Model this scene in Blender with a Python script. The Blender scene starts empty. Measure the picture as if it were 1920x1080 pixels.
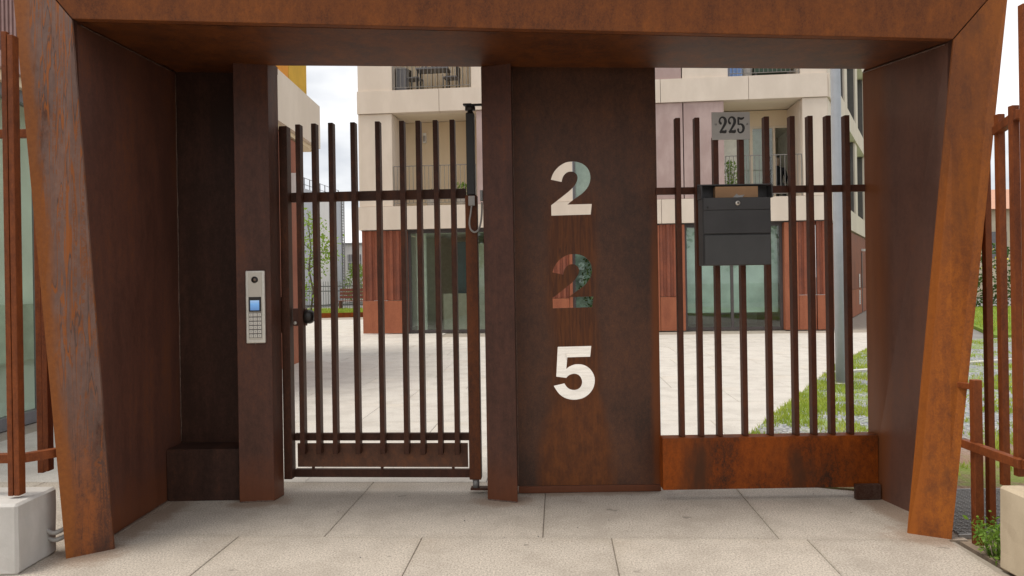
import bpy, bmesh, math, random
from mathutils import Vector, Matrix, noise
random.seed(7)
R = math.radians
S = bpy.context.scene
COL = S.collection

# ------------------------------------------------------------------ camera
cd = bpy.data.cameras.new('camera'); cam = bpy.data.objects.new('camera', cd); COL.objects.link(cam)
cam.location = (0, 0, 1.4); cam.rotation_euler = (R(90), 0.016, 0)
cd.sensor_width = 36; cd.lens = 26.0; cd.shift_y = -15 / 1920
cd.clip_start = 0.05; cd.clip_end = 1000
S.camera = cam

# ------------------------------------------------------------------ world, sun, exposure
SUN_EL, SUN_AZ = R(70), R(252)          # azimuth clockwise from +Y: from behind, a little left
W = bpy.data.worlds.new('World'); S.world = W; W.use_nodes = True
wn, wl = W.node_tree.nodes, W.node_tree.links
bg = wn['Background']; bg.inputs['Strength'].default_value = 0.1
sky = wn.new('ShaderNodeTexSky'); sky.sky_type = 'NISHITA'; sky.sun_disc = False
sky.sun_elevation = SUN_EL; sky.sun_rotation = SUN_AZ; sky.dust_density = 2.0
tc = wn.new('ShaderNodeTexCoord'); mp = wn.new('ShaderNodeMapping'); mp.inputs['Scale'].default_value = (1, 1, 2.6)
cn = wn.new('ShaderNodeTexNoise'); cn.inputs['Scale'].default_value = 3.1; cn.inputs['Detail'].default_value = 5; cn.inputs['Roughness'].default_value = .5
cr = wn.new('ShaderNodeValToRGB')
cr.color_ramp.elements[0].position = .36; cr.color_ramp.elements[0].color = (4.5, 4.7, 5.1, 1)
cr.color_ramp.elements[1].position = .60; cr.color_ramp.elements[1].color = (9.0, 8.9, 8.7, 1)
mx = wn.new('ShaderNodeMix'); mx.data_type = 'RGBA'; mx.inputs['Factor'].default_value = .93
wl.new(tc.outputs['Generated'], mp.inputs['Vector']); wl.new(mp.outputs[0], cn.inputs['Vector']); wl.new(cn.outputs['Fac'], cr.inputs['Fac'])
wl.new(sky.outputs[0], mx.inputs['A']); wl.new(cr.outputs[0], mx.inputs['B']); wl.new(mx.outputs['Result'], bg.inputs['Color'])
sd = bpy.data.lights.new('sun', 'SUN'); sd.energy = 1.8; sd.angle = R(20); sd.color = (1, .94, .84)
sun = bpy.data.objects.new('sun', sd); COL.objects.link(sun)
dirv = Vector((math.sin(SUN_AZ) * math.cos(SUN_EL), math.cos(SUN_AZ) * math.cos(SUN_EL), math.sin(SUN_EL)))
sun.rotation_euler = (-dirv).to_track_quat('-Z', 'Y').to_euler(); sun.location = dirv * 60
S.view_settings.view_transform = 'Standard'; S.view_settings.look = 'None'
S.view_settings.exposure = 0.58; S.view_settings.gamma = 1; S.view_settings.use_curve_mapping = False
S.render.engine = 'CYCLES'
S.cycles.max_bounces = 8; S.cycles.transparent_max_bounces = 12

# ------------------------------------------------------------------ helpers: materials
class NT:
    def __init__(s, name):
        s.m = bpy.data.materials.new(name); s.m.use_nodes = True
        s.t = s.m.node_tree; s.b = s.t.nodes['Principled BSDF']; s.n = s.t.nodes; s.l = s.t.links
        s.tc = s.n.new('ShaderNodeTexCoord')
    def link(s, a, b): s.l.new(a, b)
    def noise(s, scale, detail=4, rough=.55, stretch=(1, 1, 1), off=(0, 0, 0), src='Object', dist=0):
        m = s.n.new('ShaderNodeMapping'); m.inputs['Scale'].default_value = stretch; m.inputs['Location'].default_value = off
        s.link(s.pc.outputs['Object'] if src == 'Stain' else s.tc.outputs[src], m.inputs['Vector'])
        t = s.n.new('ShaderNodeTexNoise'); t.inputs['Scale'].default_value = scale
        t.inputs['Detail'].default_value = detail; t.inputs['Roughness'].default_value = rough; t.inputs['Distortion'].default_value = dist
        s.link(m.outputs[0], t.inputs['Vector']); return t.outputs['Fac']
    def math(s, op, a, b=None, clamp=False):
        t = s.n.new('ShaderNodeMath'); t.operation = op; t.use_clamp = clamp
        for i, v in enumerate((a, b)):
            if v is None: continue
            if isinstance(v, (int, float)): t.inputs[i].default_value = v
            else: s.link(v, t.inputs[i])
        return t.outputs[0]
    def ramp(s, fac, stops):
        t = s.n.new('ShaderNodeValToRGB'); e = t.color_ramp.elements
        while len(e) < len(stops): e.new(.5)
        for i, (p, c) in enumerate(stops):
            e[i].position = p; e[i].color = (c, c, c, 1) if isinstance(c, (int, float)) else (*c, 1)
        s.link(fac, t.inputs['Fac']); return t.outputs['Color']
    def step(s, v, a, b):                    # smooth 0..1 between a and b
        t = s.n.new('ShaderNodeMapRange'); t.interpolation_type = 'SMOOTHSTEP'; t.clamp = True
        t.inputs['From Min'].default_value = a; t.inputs['From Max'].default_value = b
        s.link(v, t.inputs['Value']); return t.outputs[0]
    def mix(s, f, a, b, mode='MIX'):
        t = s.n.new('ShaderNodeMix'); t.data_type = 'RGBA'; t.blend_type = mode
        for k, v in (('Factor', f), ('A', a), ('B', b)):
            if k == 'Factor': sock = t.inputs[0]
            else: sock = t.inputs[6 if k == 'A' else 7]
            if isinstance(v, (int, float)): sock.default_value = v
            elif isinstance(v, tuple): sock.default_value = (*v, 1)
            else: s.link(v, sock)
        return t.outputs[2]
    def sep(s, src='Object'):
        t = s.n.new('ShaderNodeSeparateXYZ'); s.link(s.tc.outputs[src], t.inputs[0]); return t.outputs
    def bump(s, h, strength=.2, dist=.004):
        t = s.n.new('ShaderNodeBump'); t.inputs['Strength'].default_value = strength; t.inputs['Distance'].default_value = dist
        s.link(h, t.inputs['Height']); s.link(t.outputs[0], s.b.inputs['Normal'])
    def rand(s):
        t = s.n.new('ShaderNodeObjectInfo'); return t.outputs['Random']
    def done(s, col=None, rough=.6, metal=0, spec=.5):
        if col is not None:
            if isinstance(col, tuple): s.b.inputs['Base Color'].default_value = (*col, 1)
            else: s.link(col, s.b.inputs['Base Color'])
        if isinstance(rough, (int, float)): s.b.inputs['Roughness'].default_value = rough
        else: s.link(rough, s.b.inputs['Roughness'])
        s.b.inputs['Metallic'].default_value = metal; s.b.inputs['Specular IOR Level'].default_value = spec
        return s.m

def plain(name, col, rough=.6, metal=0, var=.12, scale=8, spec=.5, bump=0):
    n = NT(name); f = n.noise(scale, 5)
    lo = tuple(c * (1 - var) for c in col); hi = tuple(min(1, c * (1 + var)) for c in col)
    c = n.ramp(f, [(.3, lo), (.7, hi)])
    if bump: n.bump(n.noise(scale * 25, 3), bump, .002)
    return n.done(c, rough, metal, spec)

DARK, MID, ORA, GREY = (.060, .025, .015), (.120, .040, .017), (.270, .080, .018), (.140, .088, .075)

def corten(name, bias=0.0, orange=ORA, mid=MID, dark=DARK, seed=0, rough=(.42, .62), streak=9, extra=None, grain=.26, tint=None, squash=.10, spec=.2, wide=1.0):
    n = NT(name)
    st = n.noise(streak, 7, .62, (1, 1, squash), (seed, seed * 2, seed))
    bl = n.noise(2.6, 6, .66, (1, 1, .7), (seed * 3, 0, seed))
    fi = n.noise(120, 4, .8, (1, 1, .8))
    md = n.noise(38, 6, .75, (1, 1, .55), (0, seed, 0))
    v = n.math('ADD', n.math('MULTIPLY', st, .36), n.math('MULTIPLY', bl, .32))
    v = n.math('ADD', v, n.math('MULTIPLY', md, .32))
    v = n.math('ADD', v, n.math('MULTIPLY', n.math('SUBTRACT', fi, .5), grain))
    v = n.math('ADD', v, bias)
    c = n.ramp(v, [(.50 - .105 * wide, dark), (.50, mid), (.50 + .115 * wide, orange)])
    if tint: c = n.mix(n.step(n.noise(3.5, 4, .6, (1, 1, .35), (seed, 5, 2)), *tint[1]), c, tint[0])
    if extra: c = extra(n, c, fi, st)
    n.bump(n.math('ADD', n.math('MULTIPLY', fi, .6), md), .12, .002)
    rr = n.math('ADD', n.math('MULTIPLY', v, rough[1] - rough[0]), rough[0])
    return n.done(c, rr, 0, spec)

# ------------------------------------------------------------------ helpers: geometry
class MB:
    """collects shapes; build() links them as ONE mesh object"""
    def __init__(s, M=None): s.v = []; s.f = []; s.sm = []; s.uv = {}; s.M = M
    def add(s, vs, fs, smooth=False):
        b = len(s.v)
        for p in vs:
            p = Vector(p)
            s.v.append(tuple(s.M @ p) if s.M else tuple(p))
        for f in fs: s.f.append(tuple(b + i for i in f)); s.sm.append(smooth)
        return s
    def box(s, x0, x1, y0, y1, z0, z1):
        return s.add([(x0, y0, z0), (x1, y0, z0), (x1, y1, z0), (x0, y1, z0), (x0, y0, z1), (x1, y0, z1), (x1, y1, z1), (x0, y1, z1)],
                     [(0, 3, 2, 1), (4, 5, 6, 7), (0, 1, 5, 4), (1, 2, 6, 5), (2, 3, 7, 6), (3, 0, 4, 7)])
    def cbox(s, x0, x1, y0, y1, z0, z1, c=.003):     # box with chamfered top edges and corners
        a = [(x0, y0), (x1, y0), (x1, y1), (x0, y1)]; b = [(x0 + c, y0 + c), (x1 - c, y0 + c), (x1 - c, y1 - c), (x0 + c, y1 - c)]
        vs = [(*p, z0) for p in a] + [(*p, z1 - c) for p in a] + [(*p, z1) for p in b]
        fs = [(3, 2, 1, 0), (8, 9, 10, 11)]
        for i in range(4):
            j = (i + 1) % 4; fs += [(i, j, 4 + j, 4 + i), (4 + i, 4 + j, 8 + j, 8 + i)]
        return s.add(vs, fs)
    def hexa(s, a, b):                               # two quads, same winding, joined
        fs = [(0, 1, 2, 3), (7, 6, 5, 4)]
        for i in range(4):
            j = (i + 1) % 4; fs.append((j, i, 4 + i, 4 + j))
        return s.add(list(a) + list(b), fs)
    def prism(s, pts, z0, z1):
        n = len(pts); vs = [(x, y, z0) for x, y in pts] + [(x, y, z1) for x, y in pts]
        fs = [tuple(range(n - 1, -1, -1)), tuple(range(n, 2 * n))] + [(i, (i + 1) % n, n + (i + 1) % n, n + i) for i in range(n)]
        return s.add(vs, fs)
    def tube(s, pts, r, n=8, flat=None, caps=True):
        rs = r if isinstance(r, (list, tuple)) else [r] * len(pts)
        P = [Vector(p) for p in pts]; vs = []; fs = []
        for i, p in enumerate(P):
            d = (P[min(i + 1, len(P) - 1)] - P[max(i - 1, 0)]).normalized()
            up = Vector((0, 1, 0)) if abs(d.y) < .9 else Vector((1, 0, 0))
            a = d.cross(up).normalized(); b = d.cross(a).normalized()
            for k in range(n):
                t = 2 * math.pi * k / n; q = a * math.cos(t) * rs[i] + b * math.sin(t) * rs[i]
                if flat: q.y *= flat
                vs.append(p + q)
        for i in range(len(P) - 1):
            for k in range(n):
                k2 = (k + 1) % n; fs.append((i * n + k, i * n + k2, (i + 1) * n + k2, (i + 1) * n + k))
        if caps: fs += [tuple(range(n - 1, -1, -1)), tuple((len(P) - 1) * n + k for k in range(n))]
        return s.add(vs, fs, True)
    def ball(s, c, r, n=10, m=7, sc=(1, 1, 1)):
        vs = []; fs = []
        for i in range(m + 1):
            th = math.pi * i / m
            for k in range(n):
                ph = 2 * math.pi * k / n
                vs.append((c[0] + r * sc[0] * math.sin(th) * math.cos(ph), c[1] + r * sc[1] * math.sin(th) * math.sin(ph), c[2] + r * sc[2] * math.cos(th)))
        for i in range(m):
            for k in range(n): fs.append((i * n + k, (i + 1) * n + k, (i + 1) * n + (k + 1) % n, i * n + (k + 1) % n))
        return s.add(vs, fs, True)
    def leaf(s, p, size, up=.3):
        d = Vector((random.gauss(0, 1), random.gauss(0, 1), random.gauss(0, 1) + up)).normalized()
        a = d.orthogonal().normalized(); a.rotate(Matrix.Rotation(random.random() * 6.28, 3, d)); b = d.cross(a)
        l = size * random.uniform(.7, 1.3); w = l * .5; p = Vector(p)
        return s.add([p, p + a * l * .5 + b * w * .5, p + a * l, p + a * l * .5 - b * w * .5], [(0, 1, 2, 3)])
    def mesh(s, name, mat=None, off=(0, 0, 0)):
        me = bpy.data.meshes.new(name); o = Vector(off)
        me.from_pydata([tuple(Vector(v) - o) for v in s.v], [], s.f)
        for p, q in zip(me.polygons, s.sm): p.use_smooth = q
        if mat: me.materials.append(mat)
        return me
    def build(s, name, mat=None, parent=None, world=False, bevel=0, seg=2):
        me = s.mesh(name, mat, root_of(parent) if world and parent else (0, 0, 0))
        return link(name, me, parent, bevel=bevel, seg=seg)

def root_of(p):
    while p.parent: p = p.parent
    return p.location.copy()

def link(name, me, parent=None, loc=(0, 0, 0), bevel=0, seg=2):
    o = bpy.data.objects.new(name, me); COL.objects.link(o); o.parent = parent; o.location = loc
    if bevel:
        m = o.modifiers.new('bevel', 'BEVEL'); m.width = bevel; m.segments = seg; m.limit_method = 'ANGLE'; m.angle_limit = R(40)
        for p in me.polygons: p.use_smooth = True
        w = o.modifiers.new('wn', 'WEIGHTED_NORMAL'); w.keep_sharp = True
    return o

def tag(o, label=None, cat=None, group=None, kind=None):
    if label: o['label'] = label
    if cat: o['category'] = cat
    if group: o['group'] = group
    if kind: o['kind'] = kind
    return o

def thing(name, loc, label, cat, group=None, rz=0):
    o = bpy.data.objects.new(name, None); COL.objects.link(o); o.location = loc; o.rotation_euler = (0, 0, rz); o.empty_display_size = .1
    return tag(o, label, cat, group)

def copy_tree(o, parent=None):
    c = o.copy(); COL.objects.link(c); c.parent = parent
    for ch in o.children: copy_tree(ch, c)
    return c

def catmull(pts, corner, closed=True, k=6):
    """smooth outline; indices in corner stay sharp"""
    n = len(pts); out = []
    for i in range(n):
        p1, p2 = Vector(pts[i]), Vector(pts[(i + 1) % n])
        p0 = Vector(pts[i - 1]) if i not in corner else p1
        p3 = Vector(pts[(i + 2) % n]) if (i + 1) % n not in corner else p2
        if i in corner and (i + 1) % n in corner: out.append(tuple(p1)); continue
        for j in range(k):
            t = j / k
            out.append(tuple(.5 * ((2 * p1) + (p2 - p0) * t + (2 * p0 - 5 * p1 + 4 * p2 - p3) * t * t + (3 * p1 - p0 - 3 * p2 + p3) * t ** 3)))
    return out

# ------------------------------------------------------------------ materials
def leg_wear(n, c, fi, st):                 # a band of fresh rust along the outer edge, thin runs down the plate
    uv = n.sep('UV')
    u = n.math('ADD', uv[0], n.math('MULTIPLY', n.math('SUBTRACT', n.noise(10, 5, .6, (1, 1, .3)), .5), .35))
    edge = n.math('SUBTRACT', 1, n.step(u, .12, .34))
    g = n.math('MULTIPLY', n.step(uv[1], .06, .36), n.step(n.noise(5, 6, .7, (1, 1, .3), (4, 1, 2)), .30, .44))
    gr = n.mix(n.step(n.noise(22, 6, .75, (1, 1, .4)), .3, .7), (.155, .096, .078), (.215, .142, .118))
    c = n.mix(n.math('MULTIPLY', g, .74), c, gr)
    w = n.noise(26, 2, .5, (1, 1, .05), (2, 3, 1), dist=.5)
    run = n.math('SUBTRACT', 1, n.step(n.math('ABSOLUTE', n.math('SUBTRACT', w, .5)), .008, .032))
    run = n.math('MULTIPLY', run, n.step(n.noise(30, 5, .75, (1, 1, .5)), .34, .5))
    run = n.math('MULTIPLY', run, n.step(uv[1], .22, .4))
    c = n.mix(n.math('MULTIPLY', run, .9), c, (.32, .090, .012))
    w2 = n.noise(17, 2, .5, (1, 1, .04), (9, 6, 1), dist=.5)
    run2 = n.math('SUBTRACT', 1, n.step(n.math('ABSOLUTE', n.math('SUBTRACT', w2, .5)), .004, .026))
    run2 = n.math('MULTIPLY', run2, n.step(n.noise(50, 5, .8), .42, .56))
    c = n.mix(n.math('MULTIPLY', run2, .8), c, (.25, .072, .014))
    dk = n.math('SUBTRACT', 1, n.step(n.math('ABSOLUTE', n.math('SUBTRACT', w, .47)), .004, .014))
    c = n.mix(n.math('MULTIPLY', dk, .5), c, (.05, .03, .026))
    return n.mix(n.math('MULTIPLY', edge, .9), c, n.mix(n.noise(45, 4, .7), (.16, .042, .008), (.36, .115, .016)))

def panel_wear(n, c, fi, st):               # rust washed down from the cut-out numerals and along the right edge
    p = n.sep('Object'); x, z = p[0], p[2]
    wob = n.math('MULTIPLY', n.math('SUBTRACT', n.noise(5, 6, .65, (1, 1, .4)), .5), .20)
    spread = n.math('MULTIPLY', n.math('SUBTRACT', 1, n.step(z, -.1, .95)), .11)
    d = n.math('ABSOLUTE', n.math('SUBTRACT', n.math('ADD', x, wob), .40))
    m = n.math('SUBTRACT', 1, n.step(n.math('SUBTRACT', d, spread), .10, .20))
    m = n.math('MULTIPLY', m, n.math('SUBTRACT', 1, n.step(z, 1.76, 2.06)))
    drip = n.step(n.noise(30, 6, .68, (1, 1, .075), (3, 0, 0), dist=1.2), .34, .64)
    rc = n.mix(drip, (.070, .022, .008), (.150, .045, .010))
    low = n.math('SUBTRACT', 1, n.step(z, .35, 1.1))
    r2 = n.noise(24, 6, .72, (1, 1, .10), (8, 0, 3), dist=1.4)
    rc = n.mix(n.math('MULTIPLY', n.step(r2, .54, .60), .5), rc, (.045, .016, .008))
    rc = n.mix(n.math('MULTIPLY', low, .62), rc, n.mix(n.step(n.noise(16, 7, .78, (1, 1, .55), (2, 2, 2)), .34, .66), (.095, .030, .010), (.22, .064, .012)))
    c = n.mix(n.math('MULTIPLY', m, .9), c, rc)
    e = n.math('MULTIPLY', n.step(n.math('ADD', x, n.math('MULTIPLY', wob, .4)), .885, .935), n.math('SUBTRACT', 1, n.step(z, 1.3, 2.1)))
    return n.mix(n.math('MULTIPLY', e, .8), c, (.20, .055, .012))

def foot_wear(n, c, fi, st):                # splash rust near the ground
    z = n.sep('Object')[2]
    m = n.math('SUBTRACT', 1, n.step(n.math('ADD', z, n.math('MULTIPLY', n.math('SUBTRACT', n.noise(9, 4), .5), .3)), .03, .35))
    return n.mix(n.math('MULTIPLY', m, .55), c, (.17, .048, .014))

def right_wear(n, c, fi, st):               # rear margin of the wall is brighter rust, middle greyer
    y = n.sep('Object')[1]
    m = n.step(n.math('ADD', y, n.math('MULTIPLY', n.math('SUBTRACT', n.noise(5, 4, .6, (1, 1, .2)), .5), .15)), 0.06, .23)
    return n.mix(n.math('MULTIPLY', m, .8), c, n.mix(st, (.12, .038, .012), (.24, .072, .016)))

M = {}
M['leg_l'] = corten('corten leg streaked', .02, seed=1, extra=leg_wear, spec=.35, rough=(.5, .75))
def right_leg_wear(n, c, fi, st):
    z = n.sep('Object')[2]
    m = n.math('MULTIPLY', n.step(n.math('ADD', z, n.math('MULTIPLY', n.math('SUBTRACT', n.noise(4, 5, .6, (1, 1, .4)), .5), 1.6)), 1.2, 2.1), n.noise(18, 5, .65, (1, 1, .12)))
    c = n.mix(n.math('MULTIPLY', m, .9, True), c, (.13, .050, .022))
    uv = n.sep('UV'); u = n.math('ADD', uv[0], n.math('MULTIPLY', n.math('SUBTRACT', n.noise(12, 6, .7, (1, 1, .35)), .5), .5))
    e = n.math('MULTIPLY', n.step(u, .60, .88), n.math('SUBTRACT', 1, n.step(uv[1], .55, .8)))
    c = n.mix(n.math('MULTIPLY', e, .75), c, n.mix(n.noise(60, 5, .8), (.22, .058, .010), (.46, .14, .018)))
    b = n.math('MULTIPLY', n.step(n.noise(5, 4, .6, (1, 1, .5), (1, 8, 2)), .55, .70), .6)
    return n.mix(b, c, (.10, .040, .020))
M['leg_r'] = corten('corten leg orange', .03, orange=(.37, .112, .016), mid=(.23, .068, .016), dark=(.115, .040, .016), seed=4, rough=(.5, .75), extra=right_leg_wear)
M['lintel'] = corten('corten lintel', .02, orange=(.29, .09, .02), mid=(.17, .054, .018), seed=6, streak=11, squash=.3, wide=1.7, grain=.4, rough=(.5, .75))
M['wall_l'] = corten('corten wall left', -.02, seed=9, dark=(.085, .034, .023), mid=(.120, .047, .031), orange=(.17, .058, .025), extra=foot_wear, spec=.38)
M['wall_r'] = corten('corten wall right', -.02, seed=12, dark=(.112, .055, .040), mid=(.145, .070, .050), orange=(.18, .074, .042), rough=(.28, .42), spec=.5, extra=right_wear)
M['soffit'] = corten('corten soffit', .02, seed=15, mid=(.10, .032, .012), orange=(.17, .052, .014), dark=(.05, .018, .010))
M['post'] = corten('corten post', -.02, seed=18, dark=(.062, .026, .017), mid=(.096, .039, .026), orange=(.145, .049, .021), extra=foot_wear, spec=.3)
M['panel'] = corten('corten number panel', -.03, seed=21, dark=(.054, .027, .018), mid=(.100, .043, .025), orange=(.160, .062, .026), streak=4, squash=.55, wide=1.25, grain=.4, spec=.3, extra=panel_wear)
M['plinth'] = corten('corten plinth', .02, seed=24, dark=(.040, .018, .010), mid=(.185, .040, .005), orange=(.31, .068, .006), streak=4, squash=.4, tint=((.075, .028, .012), (.50, .74)))
M['gate'] = corten('corten gate bars', -.03, seed=27, dark=(.042, .018, .011), mid=(.070, .028, .017), orange=(.12, .040, .015))
M['rail'] = corten('corten railing bars', 0, seed=30, dark=(.050, .020, .013), mid=(.082, .028, .015), orange=(.13, .040, .016))
M['fence'] = corten('corten fence', .05, seed=33, dark=(.085, .026, .011), mid=(.150, .041, .014), orange=(.235, .064, .018))
M['far_rust'] = corten('facade corten', .05, seed=36, dark=(.13, .050, .036), mid=(.20, .070, .046), orange=(.30, .098, .055), streak=4, grain=.08)
M['far_rust2'] = corten('facade corten base', .08, seed=39, dark=(.17, .060, .038), mid=(.27, .090, .050), orange=(.36, .125, .066), streak=4, grain=.08)
M['red_wall'] = corten('red wall', .04, seed=42, dark=(.20, .075, .052), mid=(.26, .098, .066), orange=(.34, .13, .082), streak=4, grain=.05)
M['black'] = plain('black metal', (.022, .018, .016), .45)
M['box_black'] = plain('letterbox paint', (.040, .037, .037), .55, bump=.1, var=.2, scale=5)
M['steel'] = plain('brushed steel', (.72, .68, .61), .36, .5, var=.08, scale=40)
M['weld'] = plain('weld bead', (.16, .10, .075), .55, .2, var=.4, scale=60)
M['steel_dk'] = plain('dull steel', (.30, .29, .28), .5, .4)
M['tan'] = plain('brown card', (.36, .20, .10), .8)
M['conduit'] = plain('grey conduit', (.33, .31, .29), .6)
M['pole'] = plain('galvanised pole', (.40, .42, .45), .5, .25, var=.06)
M['white'] = plain('white plastic', (.75, .74, .71), .5, var=.04)

def concrete(name, col, stain, seed=0, sc=3, b=.25):
    n = NT(name); a = n.noise(sc, 6, .62, (1, 1, .45), (seed, 0, 0)); f = n.noise(150, 3, .7); g = n.noise(28, 4, .6)
    c = n.mix(n.step(a, .38, .68), stain, col); c = n.mix(n.math('MULTIPLY', f, .35), c, tuple(x * .62 for x in col))
    n.bump(n.math('ADD', f, g), b, .003); return n.done(c, .85, 0, .3)
M['cream'] = concrete('cream render panel', (.78, .675, .575), (.70, .60, .505), 0, 1.6, .05)
M['cream_in'] = concrete('warm loggia render', (.80, .66, .47), (.76, .62, .44), 2, 1.2, .05)
M['ceil'] = concrete('loggia ceiling', (.80, .71, .57), (.77, .68, .54), 2, 1.2, .05)
M['pink'] = concrete('mauve render', (.52, .395, .37), (.41, .295, .275), 4, 2.2, .05)
M['conc_w'] = concrete('pale concrete', (.62, .59, .56), (.52, .50, .47), 6, 5)
M['conc_y'] = concrete('buff concrete', (.60, .50, .36), (.50, .41, .29), 8, 5)
M['grey_w'] = concrete('grey far wall', (.56, .57, .60), (.51, .52, .55), 3, .5, .02)
M['white_w'] = concrete('white far wall', (.84, .81, .77), (.76, .73, .69), 5, .8, .02)
M['yellow'] = plain('yellow panel', (.62, .36, .03), .55, var=.1, scale=3)
M['amber'] = plain('amber panel', (.70, .28, .02), .55, var=.1, scale=3)
M['clad'] = plain('mauve ribbed cladding', (.36, .225, .21), .6)
M['frame_d'] = plain('dark window frame', (.075, .062, .062), .45)
M['rail_g'] = plain('grey balcony railing', (.20, .185, .17), .5)
M['frame_g'] = plain('grey window frame', (.16, .155, .165), .45)
M['frame_c'] = plain('cream window frame', (.66, .56, .43), .5, var=.03)
M['inside'] = plain('olive interior wall', (.60, .56, .44), .8)
M['inside_l'] = plain('pale interior', (.80, .80, .72), .8)
M['inside_d'] = plain('dark interior', (.05, .048, .045), .8)
M['teal'] = plain('teal panel', (.045, .10, .12), .6)
M['counter'] = plain('grey counter', (.42, .38, .31), .6)
M['asphalt'] = plain('ground', (.20, .19, .18), .9, var=.25, scale=1.5)
M['blue'] = plain('blue cloth', (.27, .40, .68), .8)
M['terracotta'] = plain('orange roof tile', (.50, .27, .18), .8)
M['beige_w'] = plain('beige house wall', (.58, .49, .36), .8, scale=3)
M['slat'] = plain('red brown timber', (.20, .065, .045), .7)
M['cloth'] = plain('dark coat', (.016, .016, .02), .85)
M['trouser'] = plain('grey trousers', (.085, .09, .095), .85)
M['skin'] = plain('skin', (.52, .36, .29), .6)
M['hair'] = plain('light hair', (.45, .33, .24), .7)
M['green_d'] = plain('dark green cover', (.04, .07, .045), .7)

STAIN = bpy.data.objects.new('entrance_portal', None)      # the portal's root; stains on the slabs are laid out from it
def granite(name, base, dirt=.22, var=.14, con=1.0, rust=False):
    n = NT(name); n.pc = n.n.new('ShaderNodeTexCoord'); n.pc.object = STAIN
    sp = n.noise(105, 4, .85); s2 = n.noise(55, 4, .85, off=(3, 1, 0)); bl = n.noise(2.9, 7, .68, src='Stain'); st = n.noise(.9, 4, .6, off=(7, 2, 0))
    c = n.ramp(sp, [(.37, tuple(x * (1 - .45 * con) for x in base)), (.5, base), (.63, tuple(min(1, x * (1 + .35 * con)) for x in base))])
    c = n.mix(n.math('MULTIPLY', n.step(s2, .56, .72), .45 * con), c, tuple(x * .5 for x in base))
    c = n.mix(n.math('MULTIPLY', n.step(bl, .42, .66), .42), c, (base[0] * .62, base[1] * .60, base[2] * .58))
    c = n.mix(n.math('MULTIPLY', n.step(st, .50, .75), .30), c, (base[0] * 1.06, base[1] * .94, base[2] * .78))
    gg = n.sep('Generated')
    def near(o): return n.math('MINIMUM', o, n.math('SUBTRACT', 1, o))
    ed = n.math('MINIMUM', near(gg[0]), near(gg[1]))
    ed = n.math('ADD', ed, n.math('MULTIPLY', n.math('SUBTRACT', n.noise(14, 5, .7), .5), .09))
    c = n.mix(n.math('MULTIPLY', n.math('SUBTRACT', 1, n.step(ed, -.01, .05)), dirt), c, (base[0] * .5, base[1] * .48, base[2] * .44))
    if rust:                                 # rust water and grime washed off the steel feet
        px = n.n.new('ShaderNodeSeparateXYZ'); n.link(n.pc.outputs['Object'], px.inputs[0]); m_ = None
        for ax, ay, wx, wy in ((-2.23, -.53, .20, .20), (-1.65, .36, .24, .14), (-.08, .29, .22, .13), (2.2, -.46, .22, .18), (-2.2, .2, .14, .7), (2.24, 0, .13, .6), (.48, .47, .6, .10)):
            dx = n.math('DIVIDE', n.math('SUBTRACT', px.outputs[0], ax), wx); dy = n.math('DIVIDE', n.math('SUBTRACT', px.outputs[1], ay), wy)
            d_ = n.math('SQRT', n.math('ADD', n.math('MULTIPLY', dx, dx), n.math('MULTIPLY', dy, dy)))
            m_ = d_ if m_ is None else n.math('MINIMUM', m_, d_)
        m_ = n.math('ADD', m_, n.math('MULTIPLY', n.math('SUBTRACT', n.noise(9, 6, .7, src='Stain'), .5), 1.5))
        c = n.mix(n.math('MULTIPLY', n.math('SUBTRACT', 1, n.step(m_, .45, 1.25)), .55), c, (.20, .115, .065))
        sp_ = n.step(n.noise(7.5, 3, .5, src='Stain', off=(4, 4, 0)), .70, .74)
        c = n.mix(n.math('MULTIPLY', sp_, .6), c, (.16, .14, .12))
    v = n.math('ADD', n.math('MULTIPLY', n.rand(), var), 1 - var / 2)
    hs = n.n.new('ShaderNodeHueSaturation'); n.link(v, hs.inputs['Value']); n.link(c, hs.inputs['Color'])
    n.bump(sp, .12, .002); return n.done(hs.outputs[0], .75, 0, .35)
M['slab'] = granite('granite slab', (.46, .405, .345), .22, .14, 1.15, True)
M['slab_c'] = granite('courtyard slab', (.55, .515, .47), .10, .07, .6)
M['joint'] = plain('joint sand', (.30, .26, .215), .95)

def glass(name, tint, refl=1.0):
    m = bpy.data.materials.new(name); m.use_nodes = True; t = m.node_tree; t.nodes.remove(t.nodes['Principled BSDF'])
    out = t.nodes['Material Output']; tr = t.nodes.new('ShaderNodeBsdfTransparent'); tr.inputs[0].default_value = (*tint, 1)
    gl = t.nodes.new('ShaderNodeBsdfGlossy'); gl.inputs['Roughness'].default_value = .012; gl.inputs[0].default_value = (.92, .97, .95, 1)
    lw = t.nodes.new('ShaderNodeFresnel'); lw.inputs[0].default_value = 1.62
    mm = t.nodes.new('ShaderNodeMath'); mm.operation = 'MULTIPLY_ADD'; mm.inputs[1].default_value = refl; mm.inputs[2].default_value = .05; mm.use_clamp = True
    mix = t.nodes.new('ShaderNodeMixShader'); t.links.new(lw.outputs[0], mm.inputs[0]); ge = t.nodes.new('ShaderNodeNewGeometry'); nb = t.nodes.new('ShaderNodeMath'); nb.operation = 'SUBTRACT'; nb.inputs[0].default_value = 1; t.links.new(ge.outputs['Backfacing'], nb.inputs[1])
    fm = t.nodes.new('ShaderNodeMath'); fm.operation = 'MULTIPLY'; t.links.new(mm.outputs[0], fm.inputs[0]); t.links.new(nb.outputs[0], fm.inputs[1]); t.links.new(fm.outputs[0], mix.inputs[0])
    t.links.new(tr.outputs[0], mix.inputs[1]); t.links.new(gl.outputs[0], mix.inputs[2]); t.links.new(mix.outputs[0], out.inputs[0]); return m
M['glass'] = glass('shop glass', (.86, .92, .89), .6)
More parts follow.
